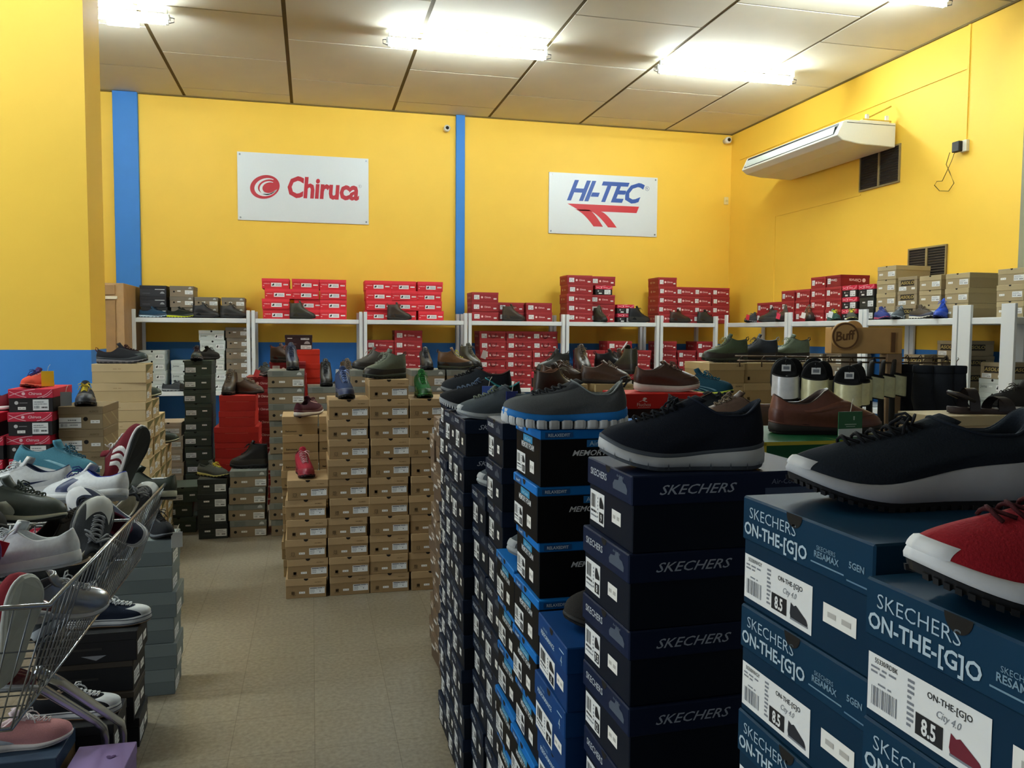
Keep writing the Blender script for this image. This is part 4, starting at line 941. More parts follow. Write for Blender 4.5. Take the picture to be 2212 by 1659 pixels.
def leather_shoe(up, sole, out, lin_, lace=None, strap=None, fine=30, seam=None, **kw):
    def b():
        S = Shoe(M=fine, K=14, **kw); um = leather(up)
        ps = [('upper', S.upper(um)), ('lining', S.lining(leather(lin_))), ('midsole', S.midsole(sole, None, .002)), ('outsole', S.outsole(out)), ('welt', S.band('welt', leather(seam or out), .06, .0022))]
        ps.append(('heel_counter', S.patch('heel_counter', leather(seam or up), .80, 1.0, .02, .55, 6, 5, .0016))); ps.append(('heel_counter', S.patch('heel_counter', leather(seam or up), -1.0, -.80, .02, .55, 6, 5, .0016)))
        ps.append(('vamp_seam', S.patch('vamp_seam', leather(seam or up), -.30, .30, .30, .36, 18, 2, .0018)))
        if lace: ps += [('tongue', S.tongue(um, .014, .024)), ('laces', S.laces(cloth(lace), 4, .66, .95, .14, .0022))]+[('eyestay', e) for e in S.eyestay(um, .60, .99, .13, .24)]
        if strap: ps.append(('strap', S.patch('strap', leather(strap), -.55, .55, .66, .80, 16, 3, .003)))
        return ps
    return b
LS = dict(L=.30, prof=((0, .030), (.3, .024), (.6, .020), (1, .018)), spring=.014, toe_h=.042, xf=.150, zf=.128, zs=.094, zh=.112, cb=.034, fx=.46, fz=.045)
style('brown_white', leather_shoe('51372c', 'd5cfc4', 'b9b2a6', '3a241c', '6a4a3c', None, 30, '452d24', **dict(LS, prof=((0, .038), (.3, .032), (.6, .028), (1, .026)), spring=.018, hspring=.008)))
style('brown_loafer', leather_shoe('6e4133', '2b2522', '1a1614', '3a2a26', None, '7a4a3a', 34, '5e352a', **dict(LS, zf=.120, zs=.080, zh=.104, fx=.50, fz=.060, toe_h=.034, xf=.155)))
style('brown_casual', leather_shoe('4a3529', '2a211b', '181310', '5a4234', '7a6a58', None, 18, '3c2a20', **LS))
style('hook_boot', boot('3a2d24', '221b16', '14110e', '6a4a38', '8a8478', low=True))
# canvas low tops with rubber toe cap
def canvas(up, lace, lin_, line='1c2236', rub='d2d6d6', M=26, hi=0.):
    def b():
        S = Shoe(M=M, K=13, L=.29, prof=((0, .032), (.3, .030), (.6, .030), (1, .034)), spring=.008, toe_h=.034, xf=.128, zf=.105, zs=.080, zh=.094, cb=.030, fx=.46, fz=.045, outh=.004)
        ps = [('outsole', S.outsole('8a6a4a')), ('midsole', S.midsole(rub, None, .003)), ('upper', S.upper(cloth(up))), ('lining', S.lining(cloth(lin_))), ('tongue', S.tongue(cloth(up), .018, .022)),
              ('toe_cap', S.patch('toe_cap', rubber(rub), -.20, .20, .0, .50, 16, 6, .0025)), ('laces', S.laces(cloth(lace), 6, .56, .95, .11, .0030))]
        for zz in (.010, .026):
            ps.append(('foxing_line', MB().tube([S.ring(lambda u, zz=zz: S.zbot(u)+zz, .0042)(q) for q in [-1+2*i/70 for i in range(70)]], .0013, 5, closed=True).mesh('foxing_line', rubber(line), True)))
        return ps
    return b
style('canvas_navy', canvas('1d2638', 'dcdfe0', '4a4640')); style('canvas_black', canvas('1b1d22', 'dcdfe0', '7a6a58')); style('canvas_charcoal', canvas('33363a', '8a8d90', 'cfcab8', '5a5d60', 'c9ccc8'))
style('canvas_berry', canvas('232a3e', '2a2c34', '5a2136', 'e0e2e4', 'dcdee0'))
B3 = [('e8e6e2', .36, .405, -.16, .05, .75), ('e8e6e2', .43, .475, -.16, .05, .75), ('e8e6e2', .50, .545, -.16, .05, .75)]
style('burgundy_stripes', sneaker('6a1a26', 'e2e0dc', '2f3230', '4a1620', 'd8d4d0', acc='5a1622', M=26, K=13, stripe=B3, prof=((0, .024), (.3, .022), (.6, .020), (1, .018))))
style('teal_running', sneaker('4a8396', 'd9dddc', '8fa0a6', '3a6a7c', '3a6c80', acc='437a8c', M=26, K=13, tongue='447e92', stripe=[('7fb2c0', .30, .36, .1, .08, .6)]))
style('white_navy', sneaker('d2d6d8', 'dfe2e3', '9aa0a6', '28324e', 'cfd3d6', acc='c6cacd', M=26, K=13, clothm=leather, stripe=[('1c2a4e', .30, .52, .16, .18, .42)]))
style('white_blue', sneaker('d6dadd', 'e0e3e4', '9aa0a6', '2a3f9a', '28357a', acc='ccd0d4', M=26, K=13, clothm=leather, stripe=[('1d2f5c', .34, .44, -.14, .12, .72)]))
style('forest_suede', sneaker('3d4640', 'c8c9b4', '2a2d2a', '30362f', '434b43', acc='4a534b', M=30, K=14, clothm=leather, stripe=[('c9cbb8', .44, .53, -.10, .03, .62), ('c9cbb8', .56, .66, .26, .30, .52), ('c9cbb8', .70, .95, .02, .02, .20)]))
style('forest_small', sneaker('2f3a30', 'c4c7b0', '2a2d2a', '262d26', '3c463c', acc='3c463d', M=22, K=12, clothm=leather, stripe=[('c0c4ac', .42, .50, .12, .10, .60)]))
style('white_tennis', sneaker('cfd6da', 'd8dcde', 'b9bec0', 'd0d4d6', 'c8ccce', acc='c4cbd0', M=30, K=14, clothm=leather, prof=((0, .034), (.3, .030), (.6, .028), (1, .030))))
style('purple_slipon', sneaker('6d3478', '7a3f86', '5a2c66', '3a2440', None, M=26, K=13, zf=.105, zs=.085, zh=.100))
style('patent_red', sneaker('5a1418', 'c9cdd2', 'a9adb0', '2a0c0e', None, M=26, K=13, clothm=lambda h: mat(h, .12, 0, .03, 60, 0, .6, coat=1.), zf=.085, zs=.070, zh=.085, toe_h=.046))
style('white_red', sneaker('7a1a26', 'cdd2ce', 'b5bab2', '5a141e', None, M=26, K=13, zf=.095, zs=.075, zh=.090))
style('silver_strap', sneaker('a8abb0', 'c6cad0', '9a9ea4', '5a5d62', 'd0d3d6', M=22, K=12, clothm=lambda h: mat(h, .25, .7, .05, 60)))
style('dark_low', sneaker('2a2826', '1d1c1b', '141312', '2c2622', '3a3733', M=22, K=12))
style('pink_runner', sneaker('c28a8c', 'ddd6d2', 'c9c4c0', 'd6c2c4', 'd8d2d2', acc='b87e80', tongue='d3c3ca', M=30, K=14, stripe=[('c3cbd6', .52, .90, .05, .06, .50)]))
style('black_sport', sneaker('17191d', '5a5e62', '1a1b1d', '2a2c30', '1f2125', acc='24262b', M=24, K=12, L=.28))
# ================================================================== STACKS
# ---- foreground island, printed ends towards the aisle
top = {}
def fstack(k, n, xf, y0, y1, desc, where, keys=None, **kw):
    T = TYPES[k]; return stack(k, n, xf+T['l']/2, (y0+y1)/2, W_, desc, where, keys=keys, **kw)
top['F1'] = fstack('otg_navy', 11, .481, .612, .840, 'teal box with navy shoe picture', 'the left teal stack', jit=.003, rot=.012)
top['F2'] = fstack('otg_red', 11, .462, .375, .597, 'teal box with red shoe picture', 'the nearest teal stack', jit=.003, rot=.012)
nk = ['navy', 'navy8', 'navy', 'navy75', 'navy8', 'navy12', 'navy75', 'navy12', 'navy75', 'navy8', 'navy']
top['F3'] = fstack('navy', 11, .474, 1.165, 1.362, 'navy shoe box', 'the stack under the white-soled black shoe', keys=nk, jit=.004, rot=.03)
top['F4'] = fstack('perform', 8, .452, 1.395, 1.60, 'bright blue shoe box', 'the short blue stack between black and navy', jit=.006, rot=.04)
top['F5'] = fstack('memory', 11, .468, 1.665, 1.872, 'blue lidded black box', 'the stack under the grey and blue shoe', jit=.005, rot=.02)
top['F6'] = fstack('memory', 8, .476, 1.888, 2.095, 'blue lidded black box', 'the shorter blue lidded stack', jit=.005, rot=.02)
top['F7'] = fstack('navyf', 11, .490, 2.105, 2.305, 'navy shoe box', 'the empty topped navy stack', jit=.006, rot=.03)
top['F7b'] = fstack('navyf', 9, .495, 2.325, 2.525, 'navy shoe box', 'the lower navy stack with white toe', jit=.006, rot=.03)
top['F8'] = fstack('navyg', 11, .470, 2.545, 2.745, 'navy shoe box', 'the navy stack under the slate shoe', jit=.006, rot=.03)
top['F9'] = fstack('navyg', 11, .482, 2.765, 2.965, 'navy shoe box', 'the navy stack under the black teal lined shoe', jit=.006, rot=.03)
top['F10'] = fstack('navyf', 11, .492, 2.985, 3.185, 'navy shoe box', 'the navy stack behind the teal lined shoe', jit=.006, rot=.03)
top['F11'] = fstack('navyf', 10, .525, 3.21, 3.41, 'navy shoe box', 'the navy stack nearest the beige boxes', jit=.008, rot=.04)
for i, (y, n, x) in enumerate(((3.53, 10, .545), (3.76, 10, .565), (3.99, 9, .585))):
    fstack('beige', n, x, y-.1, y+.1, 'beige shoe box', ('the first beige stack past the navy ones', 'the middle beige stack by the aisle', 'the last beige stack beside tan boxes')[i], jit=.012, rot=.06)
# ---- second row behind it
stack('greenyellow', 10, 1.178, 1.96, S_, 'green yellow-edged box', 'the left green stack under the loafer', jit=.002, rot=.008)
stack('greenyellow', 10, 1.392, 1.96, S_, 'green yellow-edged box', 'the right green stack under the loafer', jit=.002, rot=.008)
top['FL'] = stack('fluchos', 10, 1.352, 3.10, W_, 'red lidded box', 'the stack under the brown white-soled shoe', jit=.003, rot=.012)
top['D1'] = stack('dark', 11, 1.34, 2.45, S_, 'near black box', 'the stack under the dark casual shoes', jit=.004)
top['D2'] = stack('dark', 11, 1.10, 3.55, S_, 'near black box', 'the stack under the hooked brown boot', jit=.004)
# ---- tan row across the aisle
WH = ['the short tan stack under the red shoe', 'the tan stack under the navy trail shoe', 'the tan stack under the grey green boot', 'the tan stack under the green shoe']
for i, (x, n) in enumerate(((-.037, 6), (.202, 10), (.441, 11), (.680, 10))):
    top['c%d' % (i+1)] = stack('tan', n, x, 5.02, S_, 'tan shoe box', WH[i], jit=.007, rot=.018)
top['c1b'] = stack('tanname', 9, -.078, 5.47, S_, 'tan box with name', 'the stack under the plum runner')
stack('tanname', 9, .150, 5.47, S_, 'tan box with name', 'the stack hidden behind the navy trail shoe')
# ---- grey lidded row
WH = ['the lidded stack under the navy boot', 'the lidded stack under the black boot', 'the lidded stack under the red lined boot', 'the lidded stack behind the green shoe', 'the last lidded stack on the right']
for i, (x, n) in enumerate(((-.184, 10), (.096, 9), (.420, 10), (.885, 10), (1.165, 10))):
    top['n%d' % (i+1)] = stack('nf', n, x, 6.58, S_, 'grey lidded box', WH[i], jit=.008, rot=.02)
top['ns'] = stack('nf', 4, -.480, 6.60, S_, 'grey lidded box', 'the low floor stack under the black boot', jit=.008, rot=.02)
top['bk'] = stack('dark', 4, -.727, 6.58, S_, 'near black box', 'the low stack under the olive shoe', jit=.008)
stack('green', 3, -.985, 6.82, S_, 'dark green shoe box', 'the low pile beside the near black boxes', jit=.03, rot=.12)
top['gr'] = stack('green', 11, -.925, 7.40, S_, 'dark green shoe box', 'the tall dark green stack', jit=.010, rot=.02)
top['rd'] = stack('red', 8, -.595, 7.18, S_, 'plain red shoe box', 'the red stack under the brown boot', keys=['redwide']*6+['red']*2, jit=.006)
top['ch1'] = stack('chirucas', 10, -.432, 7.75, S_, 'dark red boot box', 'the floor stack behind the plain red boxes')
top['ch2'] = stack('chiruca', 11, -.215, 8.07, S_, 'dark red boot box', 'the floor stack behind the navy boot')
top['or'] = stack('orange', 10, -.030, 8.40, S_, 'orange red shoe box', 'the orange stack near the back wall')
stack('maroon', 1, -.115, 8.42, S_, 'dark maroon shoe box lying', 'on top of the orange red stack', z0=top['or'])
for i, (x, n) in enumerate(((.42, 10), (.78, 10), (1.13, 10))):
    stack('chiruca', n, x, 7.9, S_, 'dark red boot box', ('the floor stack behind the black boot', 'the floor stack behind the red lined boot', 'the floor stack behind the tan boot')[i])
# ---- left block: long tan boxes, brown, red and black
for i, (y, n) in enumerate(((5.70, 11), (5.93, 9), (6.16, 8), (6.40, 6))):
    top['l%d' % i] = stack('long', n, -1.178, y, E_, 'long tan box', ('the stack under the charcoal trail shoe', 'the second long tan stack', 'the third long tan stack', 'the last long tan stack')[i], jit=.006, rot=.03)
stack('palegrey', 7, -1.155, 7.45, S_, 'pinkish grey shoe box', 'the pile left of dark green', jit=.01)
top['as'] = stack('asics', 10, -1.13, 4.68, 0, 'brown shoe box', 'the brown stack beside the red lids', jit=.004, rot=.02)
top['rb'] = stack('redblacks', 11, -1.345, 4.62, 0, 'red lidded black box', 'the stack under the coral shoe', jit=.010, rot=.04)
top['rb2'] = stack('redblacks', 10, -1.565, 4.60, 0, 'red lidded black box', 'the stack cut by the left edge', jit=.010, rot=.04)
# ---- under and beside the basket
top['bb'] = stack('blackbox', 4, -.81, 3.30, E_, 'black shoe box', 'the stack under the navy canvas shoe', keys=['blackbox', 'blackrim', 'blackrim', 'blackbox'], jit=.012, rot=.04)
top['gy'] = stack('greybox', 6, -.742, 3.76, E_, 'slate grey box', 'the grey stack by the aisle', jit=.008, rot=.03)
top['bl'] = stack('bluebox', 2, -.94, 2.80, E_, 'dusty blue shoe box', 'the low pile under the pink shoe', jit=.004)
stack('lilac', 2, -.655, 2.70, S_, 'lilac heart box', 'the low pile by the aisle', jit=.004)
top['bl2'] = stack('blackbox', 2, -.83, 3.03, E_, 'black shoe box', 'the low pile under the eyelet canvas shoe', jit=.004)
# ---- right of the island
WH = ['the stack under the dark green boot', 'the stack under the slate boot', 'the stack under the sage boot']
for i, x in enumerate((2.462, 2.702, 2.942)):
    top['t%d' % i] = stack('tanback', 11, x, 4.72, S_, 'light tan shoe box', WH[i], jit=.005, rot=.015)
top['cl'] = stack('clarks', 10, 2.40, 2.63, W_, 'beige banded box', 'the stack under the dark sandal', jit=.003, rot=.01)
top['tb'] = stack('tanback', 10, 1.75, 4.75, S_, 'light tan shoe box', 'the stack behind the brown white-soled shoe', jit=.005)
top['tb2'] = stack('tanback', 10, 1.46, 4.75, S_, 'light tan shoe box', 'the stack behind the grey and blue shoe', jit=.005)
for i, x in enumerate((1.72, 1.96, 2.20)):
    top['q%d' % i] = stack('redblack', 11, x, 5.80, S_, 'red lidded black box', ('the left red lidded stack past the centre', 'the middle red lidded stack past the centre', 'the right red lidded stack past the centre')[i], jit=.006)
# ================================================================== BOXES ON THE SHELVES
def sh(k, n, x0, x1, desc, where, y=9.64, z0=ZS, rz=S_, keys=None, **kw):
    T = TYPES[k]; return stack(k, n, (x0+x1)/2, y+T['l']/2, rz, desc, where, z0=z0, keys=keys, jit=kw.pop('jit', .008), rot=kw.pop('rot', .015), **kw)
sh('charcoal', 3, -1.82, -1.56, 'charcoal shelf box', 'the pile behind the blue shoe', y=9.78)
sh('nfsmall', 3, -1.52, -1.27, 'taupe shelf box', 'the pile behind the yellow-soled shoe', y=9.78)
sh('nfsmall', 2, -1.26, -1.01, 'taupe shelf box', 'the pile behind the black shoe', y=9.78)
sh('nfsmall', 2, -.99, -.73, 'taupe shelf box', 'the pile behind the dark grey boot', y=9.78)
for i, (a, b) in enumerate(((-.54, -.21), (-.20, .10), (.09, .41))):
    sh('bright', 4, a, b+.0, 'bright red boot box', ('the left pile on the second shelf', 'the middle pile on the second shelf', 'the right pile on the second shelf')[i], jit=.02, y=9.76)
for i, (a, b) in enumerate(((.62, .94), (.93, 1.22), (1.22, 1.53))):
    sh('bright', 4, a, b, 'bright red boot box', ('the left pile beside the pilaster', 'the middle pile beside the pilaster', 'the right pile beside the pilaster')[i], jit=.02, y=9.76)
sh('chiruca', 3, 1.88, 2.20, 'dark red boot box', 'the pile just right of the pilaster', y=9.72)
sh('chiruca', 2, 2.22, 2.54, 'dark red boot box', 'the pile behind the brown boot', y=9.78)
sh('chiruca', 2, 2.56, 2.88, 'dark red boot box', 'the pile left of the tallest ones', y=9.72)
sh('chiruca', 5, 3.07, 3.39, 'dark red boot box', 'the tallest pile on the shelf', y=9.70)
sh('chiruca', 5, 3.41, 3.73, 'boot box', 'the mixed pile behind the olive boot', keys=['chiruca', 'chiruca', 'chiruca', 'redblack', 'chiruca'], y=9.80)
sh('redblack', 2, 3.77, 4.00, 'red lidded boot box', 'the pile behind the black boot', y=9.80)
sh('chirucas', 5, 4.28, 4.52, 'dark red boot box', 'the tall pile in the corner bay', y=9.70, jit=.006)
for i, (a, b) in enumerate(((4.54, 4.78), (4.79, 5.03), (5.04, 5.29))):
    sh('chirucas', 4, a, b, 'dark red boot box', ('the first lower pile in the corner bay', 'the second lower pile in the corner bay', 'the last lower pile in the corner bay')[i], y=9.74, jit=.006)
# lower level, back wall
sh('pale', 4, -1.84, -1.57, 'pale grey shoe box', 'the pile at the far left lower shelf', z0=ZL, y=9.72)
sh('pale', 3, -1.53, -1.26, 'pale grey shoe box', 'the low pile behind the grey shoe', z0=ZL, y=9.78)
sh('pale', 6, -1.21, -.945, 'pale grey shoe box', 'the tall pale pile', z0=ZL, y=9.72, jit=.02)
sh('nfsmall', 6, -.93, -.685, 'taupe shoe box', 'the tall pile on the lower shelf', z0=ZL, y=9.72)
sh('chiruca', 5, .63, .945, 'dark red boot box', 'the left lower pile under the bright boxes', z0=ZL, y=9.72)
sh('chiruca', 6, .96, 1.28, 'dark red boot box', 'the right lower pile under the bright boxes', z0=ZL, y=9.70)
for i, (a, b) in enumerate(((1.98, 2.29), (2.30, 2.62), (2.63, 2.95))):
    sh('chirucah', 6, a, b, 'dark red boot box', ('the left lower pile with cord handles', 'the middle lower pile with cord handles', 'the right lower pile with cord handles')[i], z0=ZL, y=9.70)
sh('chiruca', 5, 3.58, 3.90, 'dark red boot box', 'the lower pile with white paper strip', z0=ZL, y=9.66)
sh('chiruca', 4, 3.24, 3.56, 'dark red boot box', 'the lower pile behind the tall brown boot', z0=ZL, y=9.66)
sh('chirucas', 4, 3.92, 4.17, 'dark red boot box', 'the lower pile behind the red laced shoe', z0=ZL, y=9.66)
sh('chirucas', 5, 4.30, 4.55, 'dark red boot box', 'the lower left pile in the corner bay', z0=ZL, y=9.72)
sh('chirucas', 4, 4.57, 4.82, 'dark red boot box', 'the lower middle pile in the corner bay', z0=ZL, y=9.72)
sh('chirucas', 5, 4.84, 5.08, 'dark red boot box', 'the lower right pile in the corner bay', z0=ZL, y=9.72)
# right wall, printed ends towards the room
def rw(k, n, y0, y1, desc, where, x=5.12, z0=ZS, keys=None, rz=W_, **kw):
    T = TYPES[k]; return stack(k, n, x+T['l']/2, (y0+y1)/2, rz, desc, where, z0=z0, keys=keys, jit=kw.pop('jit', .005), rot=kw.pop('rot', .012), **kw)
rw('chirucas', 2, 8.52, 8.77, 'dark red boot box', 'the low right wall pile by the corner')
rw('chirucas', 2, 8.26, 8.51, 'dark red boot box', 'the second low right wall pile')
rw('chirucas', 3, 8.00, 8.25, 'dark red boot box', 'the first three box pile on right wall')
rw('chirucas', 3, 7.72, 7.97, 'dark red boot box', 'the second three box pile on right wall')
rw('chirucas', 4, 7.45, 7.70, 'dark red boot box', 'the left four box pile on right wall')
rw('chirucas', 4, 7.18, 7.43, 'dark red boot box', 'the right four box pile on right wall', keys=['chirucas', 'chirucas', 'chirucas', 'flip'])
rw('redblack', 3, 6.93, 7.16, 'red lidded black box', 'the pile behind lime laced shoe')
rw('redblack', 3, 6.68, 6.91, 'red lidded black box', 'the right wall pile beside the tan boxes', keys=['dark', 'dark', 'redblack'])
rw('tanwall', 4, 6.40, 6.65, 'light tan shelf box', 'the tall pile left of the grille')
rw('asolo', 3, 6.13, 6.37, 'plated tan boot box', 'the pile below the grille', keys=['asolo', 'asolo', 'asolo'])
rw('tanwall', 3, 5.85, 6.10, 'light tan shelf box', 'the pile behind the brown trail shoe')
rw('tanwall', 3, 5.55, 5.80, 'light tan shelf box', 'the pile behind the royal blue shoe')
rw('tanwall', 3, 5.02, 5.27, 'light tan shelf box', 'the pile at the right end', jit=.01)
rw('asolo', 4, 6.02, 6.26, 'plated tan boot box', 'the lower right pile behind the rack', z0=ZL)
rw('asolo', 5, 5.62, 5.86, 'plated tan boot box', 'the lower right pile left of the post', z0=ZL)
rw('asolo', 4, 5.155, 5.40, 'box', 'the white and tan pile between right posts', z0=ZL, keys=['pale', 'pale', 'pale', 'asolo'])
rw('nfsmall', 5, 7.15, 7.40, 'taupe shoe box', 'the lower right wall pile behind the black boot', z0=ZL)
rw('nfsmall', 4, 7.45, 7.70, 'taupe shoe box', 'the lower right wall pile behind sage boot', z0=ZL)
rw('chirucas', 4, 8.3, 8.55, 'dark red boot box', 'the lower right wall pile by the corner', z0=ZL)
# ================================================================== SHOES IN PLACE
g = 'display shoes on the foreground stacks'
place('pods', 'grey knit shoe with blue midsole and white sole blocks', .535, 1.70, top['F5'], 170, L=.30, group=g, s=.90)
place('navy_flex', 'black navy knit shoe with pale flexible sole on navy boxes', .582, 1.22, top['F3'], 168, L=.305, group=g, s=.87)
place('navy_city', 'large dark navy shoe with white toe, on teal boxes', .640, .762, top['F1'], 170, L=.315, group=g, s=.88)
place('red_city', 'red shoe with white sole at the right edge', .580, .500, top['F2'], 172, L=.315, group=g, s=.90)
place('black_teal', 'black shoe with teal lining and ribbed white sole', .585, 2.86, top['F9'], 168, L=.305, group=g, s=.95)
place('slate_lace', 'slate grey shoe with loose laces beside the navy boxes', .590, 2.59, top['F8'], 172, L=.30, group=g, s=.90)
place('slate_lace', 'grey shoe with white toe tucked between navy stacks', .64, 2.43, top['F7b'], 176, L=.30, group=g)
place('dark_low', 'dark grey shoe on the short bright blue stack', .62, 1.49, top['F4'], 178, group=g)
place('slate_lace', 'pale toed shoe on the shorter blue lidded stack', .63, 1.99, top['F6'], 178, L=.30, group=g)
place('dark_casual', 'black shoe behind the black and teal shoe', .615, 3.09, top['F10'], 168, L=.30, group=g, s=.9)
place('brown_loafer', 'brown leather loafer with green tag on green boxes', 1.335, 1.925, 1.2883, -12, L=.30, group='leather shoes')
place('brown_white', 'dark brown leather shoe with white sole on red box', 1.405, 3.09, top['FL'], -10, L=.30, group='leather shoes', s=.90)
place('dark_casual', 'black casual shoe with brown lining behind the navy shoe', 1.30, 2.50, top['D1'], -28, L=.30, group='leather shoes')
place('brown_casual', 'brown leather shoe heel beside the black casual shoe', 1.30, 2.34, top['D1'], 150, L=.30, group='leather shoes', s=.95)
place('hook_boot', 'dark brown boot with metal lace hooks behind grey shoe', 1.10, 3.55, top['D2'], 20, L=.30, group='boots on the floor stacks')
place('brown_casual', 'brown strapped shoe behind the grey and blue shoe', 1.46, 4.70, top['tb2'], 15, L=.30, group='leather shoes')
place('brown_casual', 'brown laced shoe left of the white-soled brown shoe', 1.72, 4.66, top['tb'], -20, L=.30, group='leather shoes')
top['tr'] = stack('tan', 11, 1.73, 3.45, S_, 'tan shoe box', 'the stack under the teal runner', jit=.004)
place('teal_runner', 'teal running shoe with lime sole', 1.71, 3.40, top['tr'], -40, group='sport shoes past the centre')
g = 'boots on the floor stacks'
place('brown_boot', 'tall dark brown boot on red lidded boxes', 1.93, 5.72, top['q1'], -95, group=g)
place('dark_boot', 'black laced shoe left of the tall brown boot', 1.70, 5.72, top['q0'], 200, group=g)
place('black_mid', 'black laced shoe right of the tall brown boot', 2.20, 5.78, top['q2'], -15, group=g)
place('olive_boot', 'dark boot standing behind the brown white-soled shoe', 2.22, 5.62, top['q2'], 100, group=g)
place('rust_boot', 'small dark shoe with rust laces among red boxes', 2.30, 5.86, top['q2'], -60, group=g)
place('green_mid', 'dark green hiking boot on light tan boxes', 2.50, 4.66, top['t0'], 168, group=g)
place('steel_mid', 'slate blue hiking boot between two green boots', 2.74, 4.72, top['t1'], 150, group=g)
place('sage_mid', 'sage green hiking boot at right of tan boxes', 2.98, 4.72, top['t2'], 172, group=g)
# tan row
g = 'trail shoes on the tan stacks'
place('red_trail', 'small red trail shoe facing front on tan boxes', -.05, 5.00, top['c1'], -80, group=g)
place('navy_trail', 'navy trail shoe with light laces facing front', .185, 4.98, top['c2'], -82, group=g)
place('moss_mid', 'grey green hiking shoe with cord laces', .420, 4.95, top['c3'], 205, group=g)
place('green_trail', 'bright green trail shoe facing front', .655, 4.98, top['c4'], -88, group=g)
place('plum_runner', 'plum and pink running shoe seen from the heel', -.02, 5.38, top['c1b'], 60, group=g)
g = 'boots on the grey lidded stacks'
place('navy_boot', 'navy blue boot facing front on grey lids', -.150, 6.53, top['n1'], -85, group=g)
place('black_boot', 'black boot with white card tag on grey lids', .105, 6.53, top['n2'], -90, group=g)
place('brown_boot', 'brown boot behind the navy trail shoe', .285, 6.62, top['n2'], -75, group=g)
place('grey_boot', 'grey brown boot with red lining on grey lids', .440, 6.50, top['n3'], 190, group=g)
place('black_mid', 'black boot between tan stacks on grey lids', .885, 6.52, top['n4'], -90, group=g)
place('tan_boot', 'brown boot with yellow laces facing right', 1.12, 6.46, top['n5'], -15, group=g)
place('olive_boot', 'olive boot with white and red tag', 1.27, 6.62, top['n5'], -70, group=g)
place('black_boot', 'black boot on the low grey lidded floor stack', -.480, 6.57, top['ns'], 172, group=g)
place('cord_trail', 'olive trail shoe on the low near black boxes', -.735, 6.52, top['bk'], -40, group=g)
place('charcoal_trail', 'small dark shoe facing front on the dark green stack', -.935, 7.32, top['gr'], -88, group=g, s=.95)
place('dark_low', 'second dark shoe standing behind on dark green stack', -.86, 7.44, top['gr'], 60, group=g, s=.95)
place('brown_boot', 'dark brown boot on the plain red stack', -.66, 7.12, top['rd'], -100, group=g)
place('brown_casual', 'brown shoe beside the boot on the plain red stack', -.52, 7.16, top['rd'], -30, group=g, L=.30)
place('grey_trail', 'striped grey trail shoe with red tag', -.40, 7.66, top['ch1'], -70, group=g)
place('rust_boot', 'dark maroon shoe behind the striped trail shoe', -.24, 7.85, top['ch2'], -30, group=g)
# left block
g = 'trail shoes on the left stacks'
place('charcoal_trail', 'charcoal trail shoe with red pull tab on tan boxes', -1.17, 5.66, top['l0'], 2, L=.30, group=g)
place('forest_small', 'olive shoe at the side of the second long tan stack', -1.14, 5.95, top['l1'], 10, group=g)
place('forest_small', 'dark green shoe on the last long tan stack', -1.10, 6.40, top['l3'], 5, group=g)
place('coral_trail', 'coral shoe with yellow card tag on red lids', -1.345, 4.58, top['rb'], -105, group=g, s=.8)
place('stormy_trail', 'black trail shoe with yellow lace on brown boxes', -1.13, 4.60, top['as'], -80, group=g)
place('burgundy_stripes', 'dark red shoe at the left edge on red lids', -1.60, 4.62, top['rb2'], 160, group=g)
# near left
place('canvas_navy', 'navy canvas shoe with white laces on black boxes', -.745, 3.28, top['bb'], 2, L=.29, group='canvas shoes')
place('canvas_black', 'navy canvas shoe with gold eyelet near the pink shoe', -.80, 3.02, top['bl2'], 0, L=.29, group='canvas shoes')
place('pink_runner', 'pink running shoe on the dusty blue box', -.90, 2.80, top['bl'], 6, group='sport shoes')
place('black_sport', 'black shoe with white tag on slate grey boxes', -.66, 3.76, top['gy'], -60, L=.28, group='sport shoes')
# shelves
g = 'display shoes on the wall shelves'
for k, lab, x, yaw in (('blue_trail', 'blue trail shoe with white sole at shelf left end', -1.68, 0), ('yellow_trail', 'black trail shoe with yellow sole on the shelf', -1.40, 0), ('black_mid', 'black mid shoe beside the yellow-soled shoe', -1.13, 0), ('dark_boot', 'dark grey boot beside a white shelf post', -.84, 0),
                       ('olive_boot', 'dark boot in front of the left bright red boxes', -.09, 0), ('brown_boot', 'dark boot in front of the bright boxes by pilaster', 1.01, 0), ('brown_boot', 'dark brown boot before the dark red boxes', 2.39, 0), ('olive_boot', 'olive boot with red tag seen from the front', 3.50, -80),
                       ('black_boot', 'black boot facing right before red lidded boxes', 4.02, 0), ('rust_boot', 'dark low boot in the corner bay, left one', 4.58, 0), ('dark_boot', 'dark low boot in the corner bay, right one', 4.95, 10)):
    place(k, lab, x, 9.69, ZS, yaw, group=g)
for k, lab, y, yaw in (('grey_trail', 'grey trail shoe with red tag next to the corner', 8.80, 200), ('dark_boot', 'dark laced boot left on the right wall shelf', 8.45, 120), ('brown_boot', 'brown boot with pink tag on right wall shelf', 8.15, 200), ('rust_boot', 'dark rust boot with white tag strip', 7.68, 240),
                       ('lime_trail', 'green trail shoe with lime laces', 7.27, 250), ('cord_trail', 'trail shoe with yellow cord laces', 6.99, 240), ('violet_trail', 'violet blue trail shoe with pink sole', 6.55, 250), ('sport_grey', 'grey sport shoe with light stripes on right shelf', 6.30, 210), ('brown_trail', 'brown trail shoe with white wavy sole', 6.04, 265), ('royal_trail', 'royal blue trail shoe next to the wide post', 5.80, 210)):
    place(k, lab, 5.10, y, ZS, yaw, group=g)
g = 'shoes on the lower shelves'
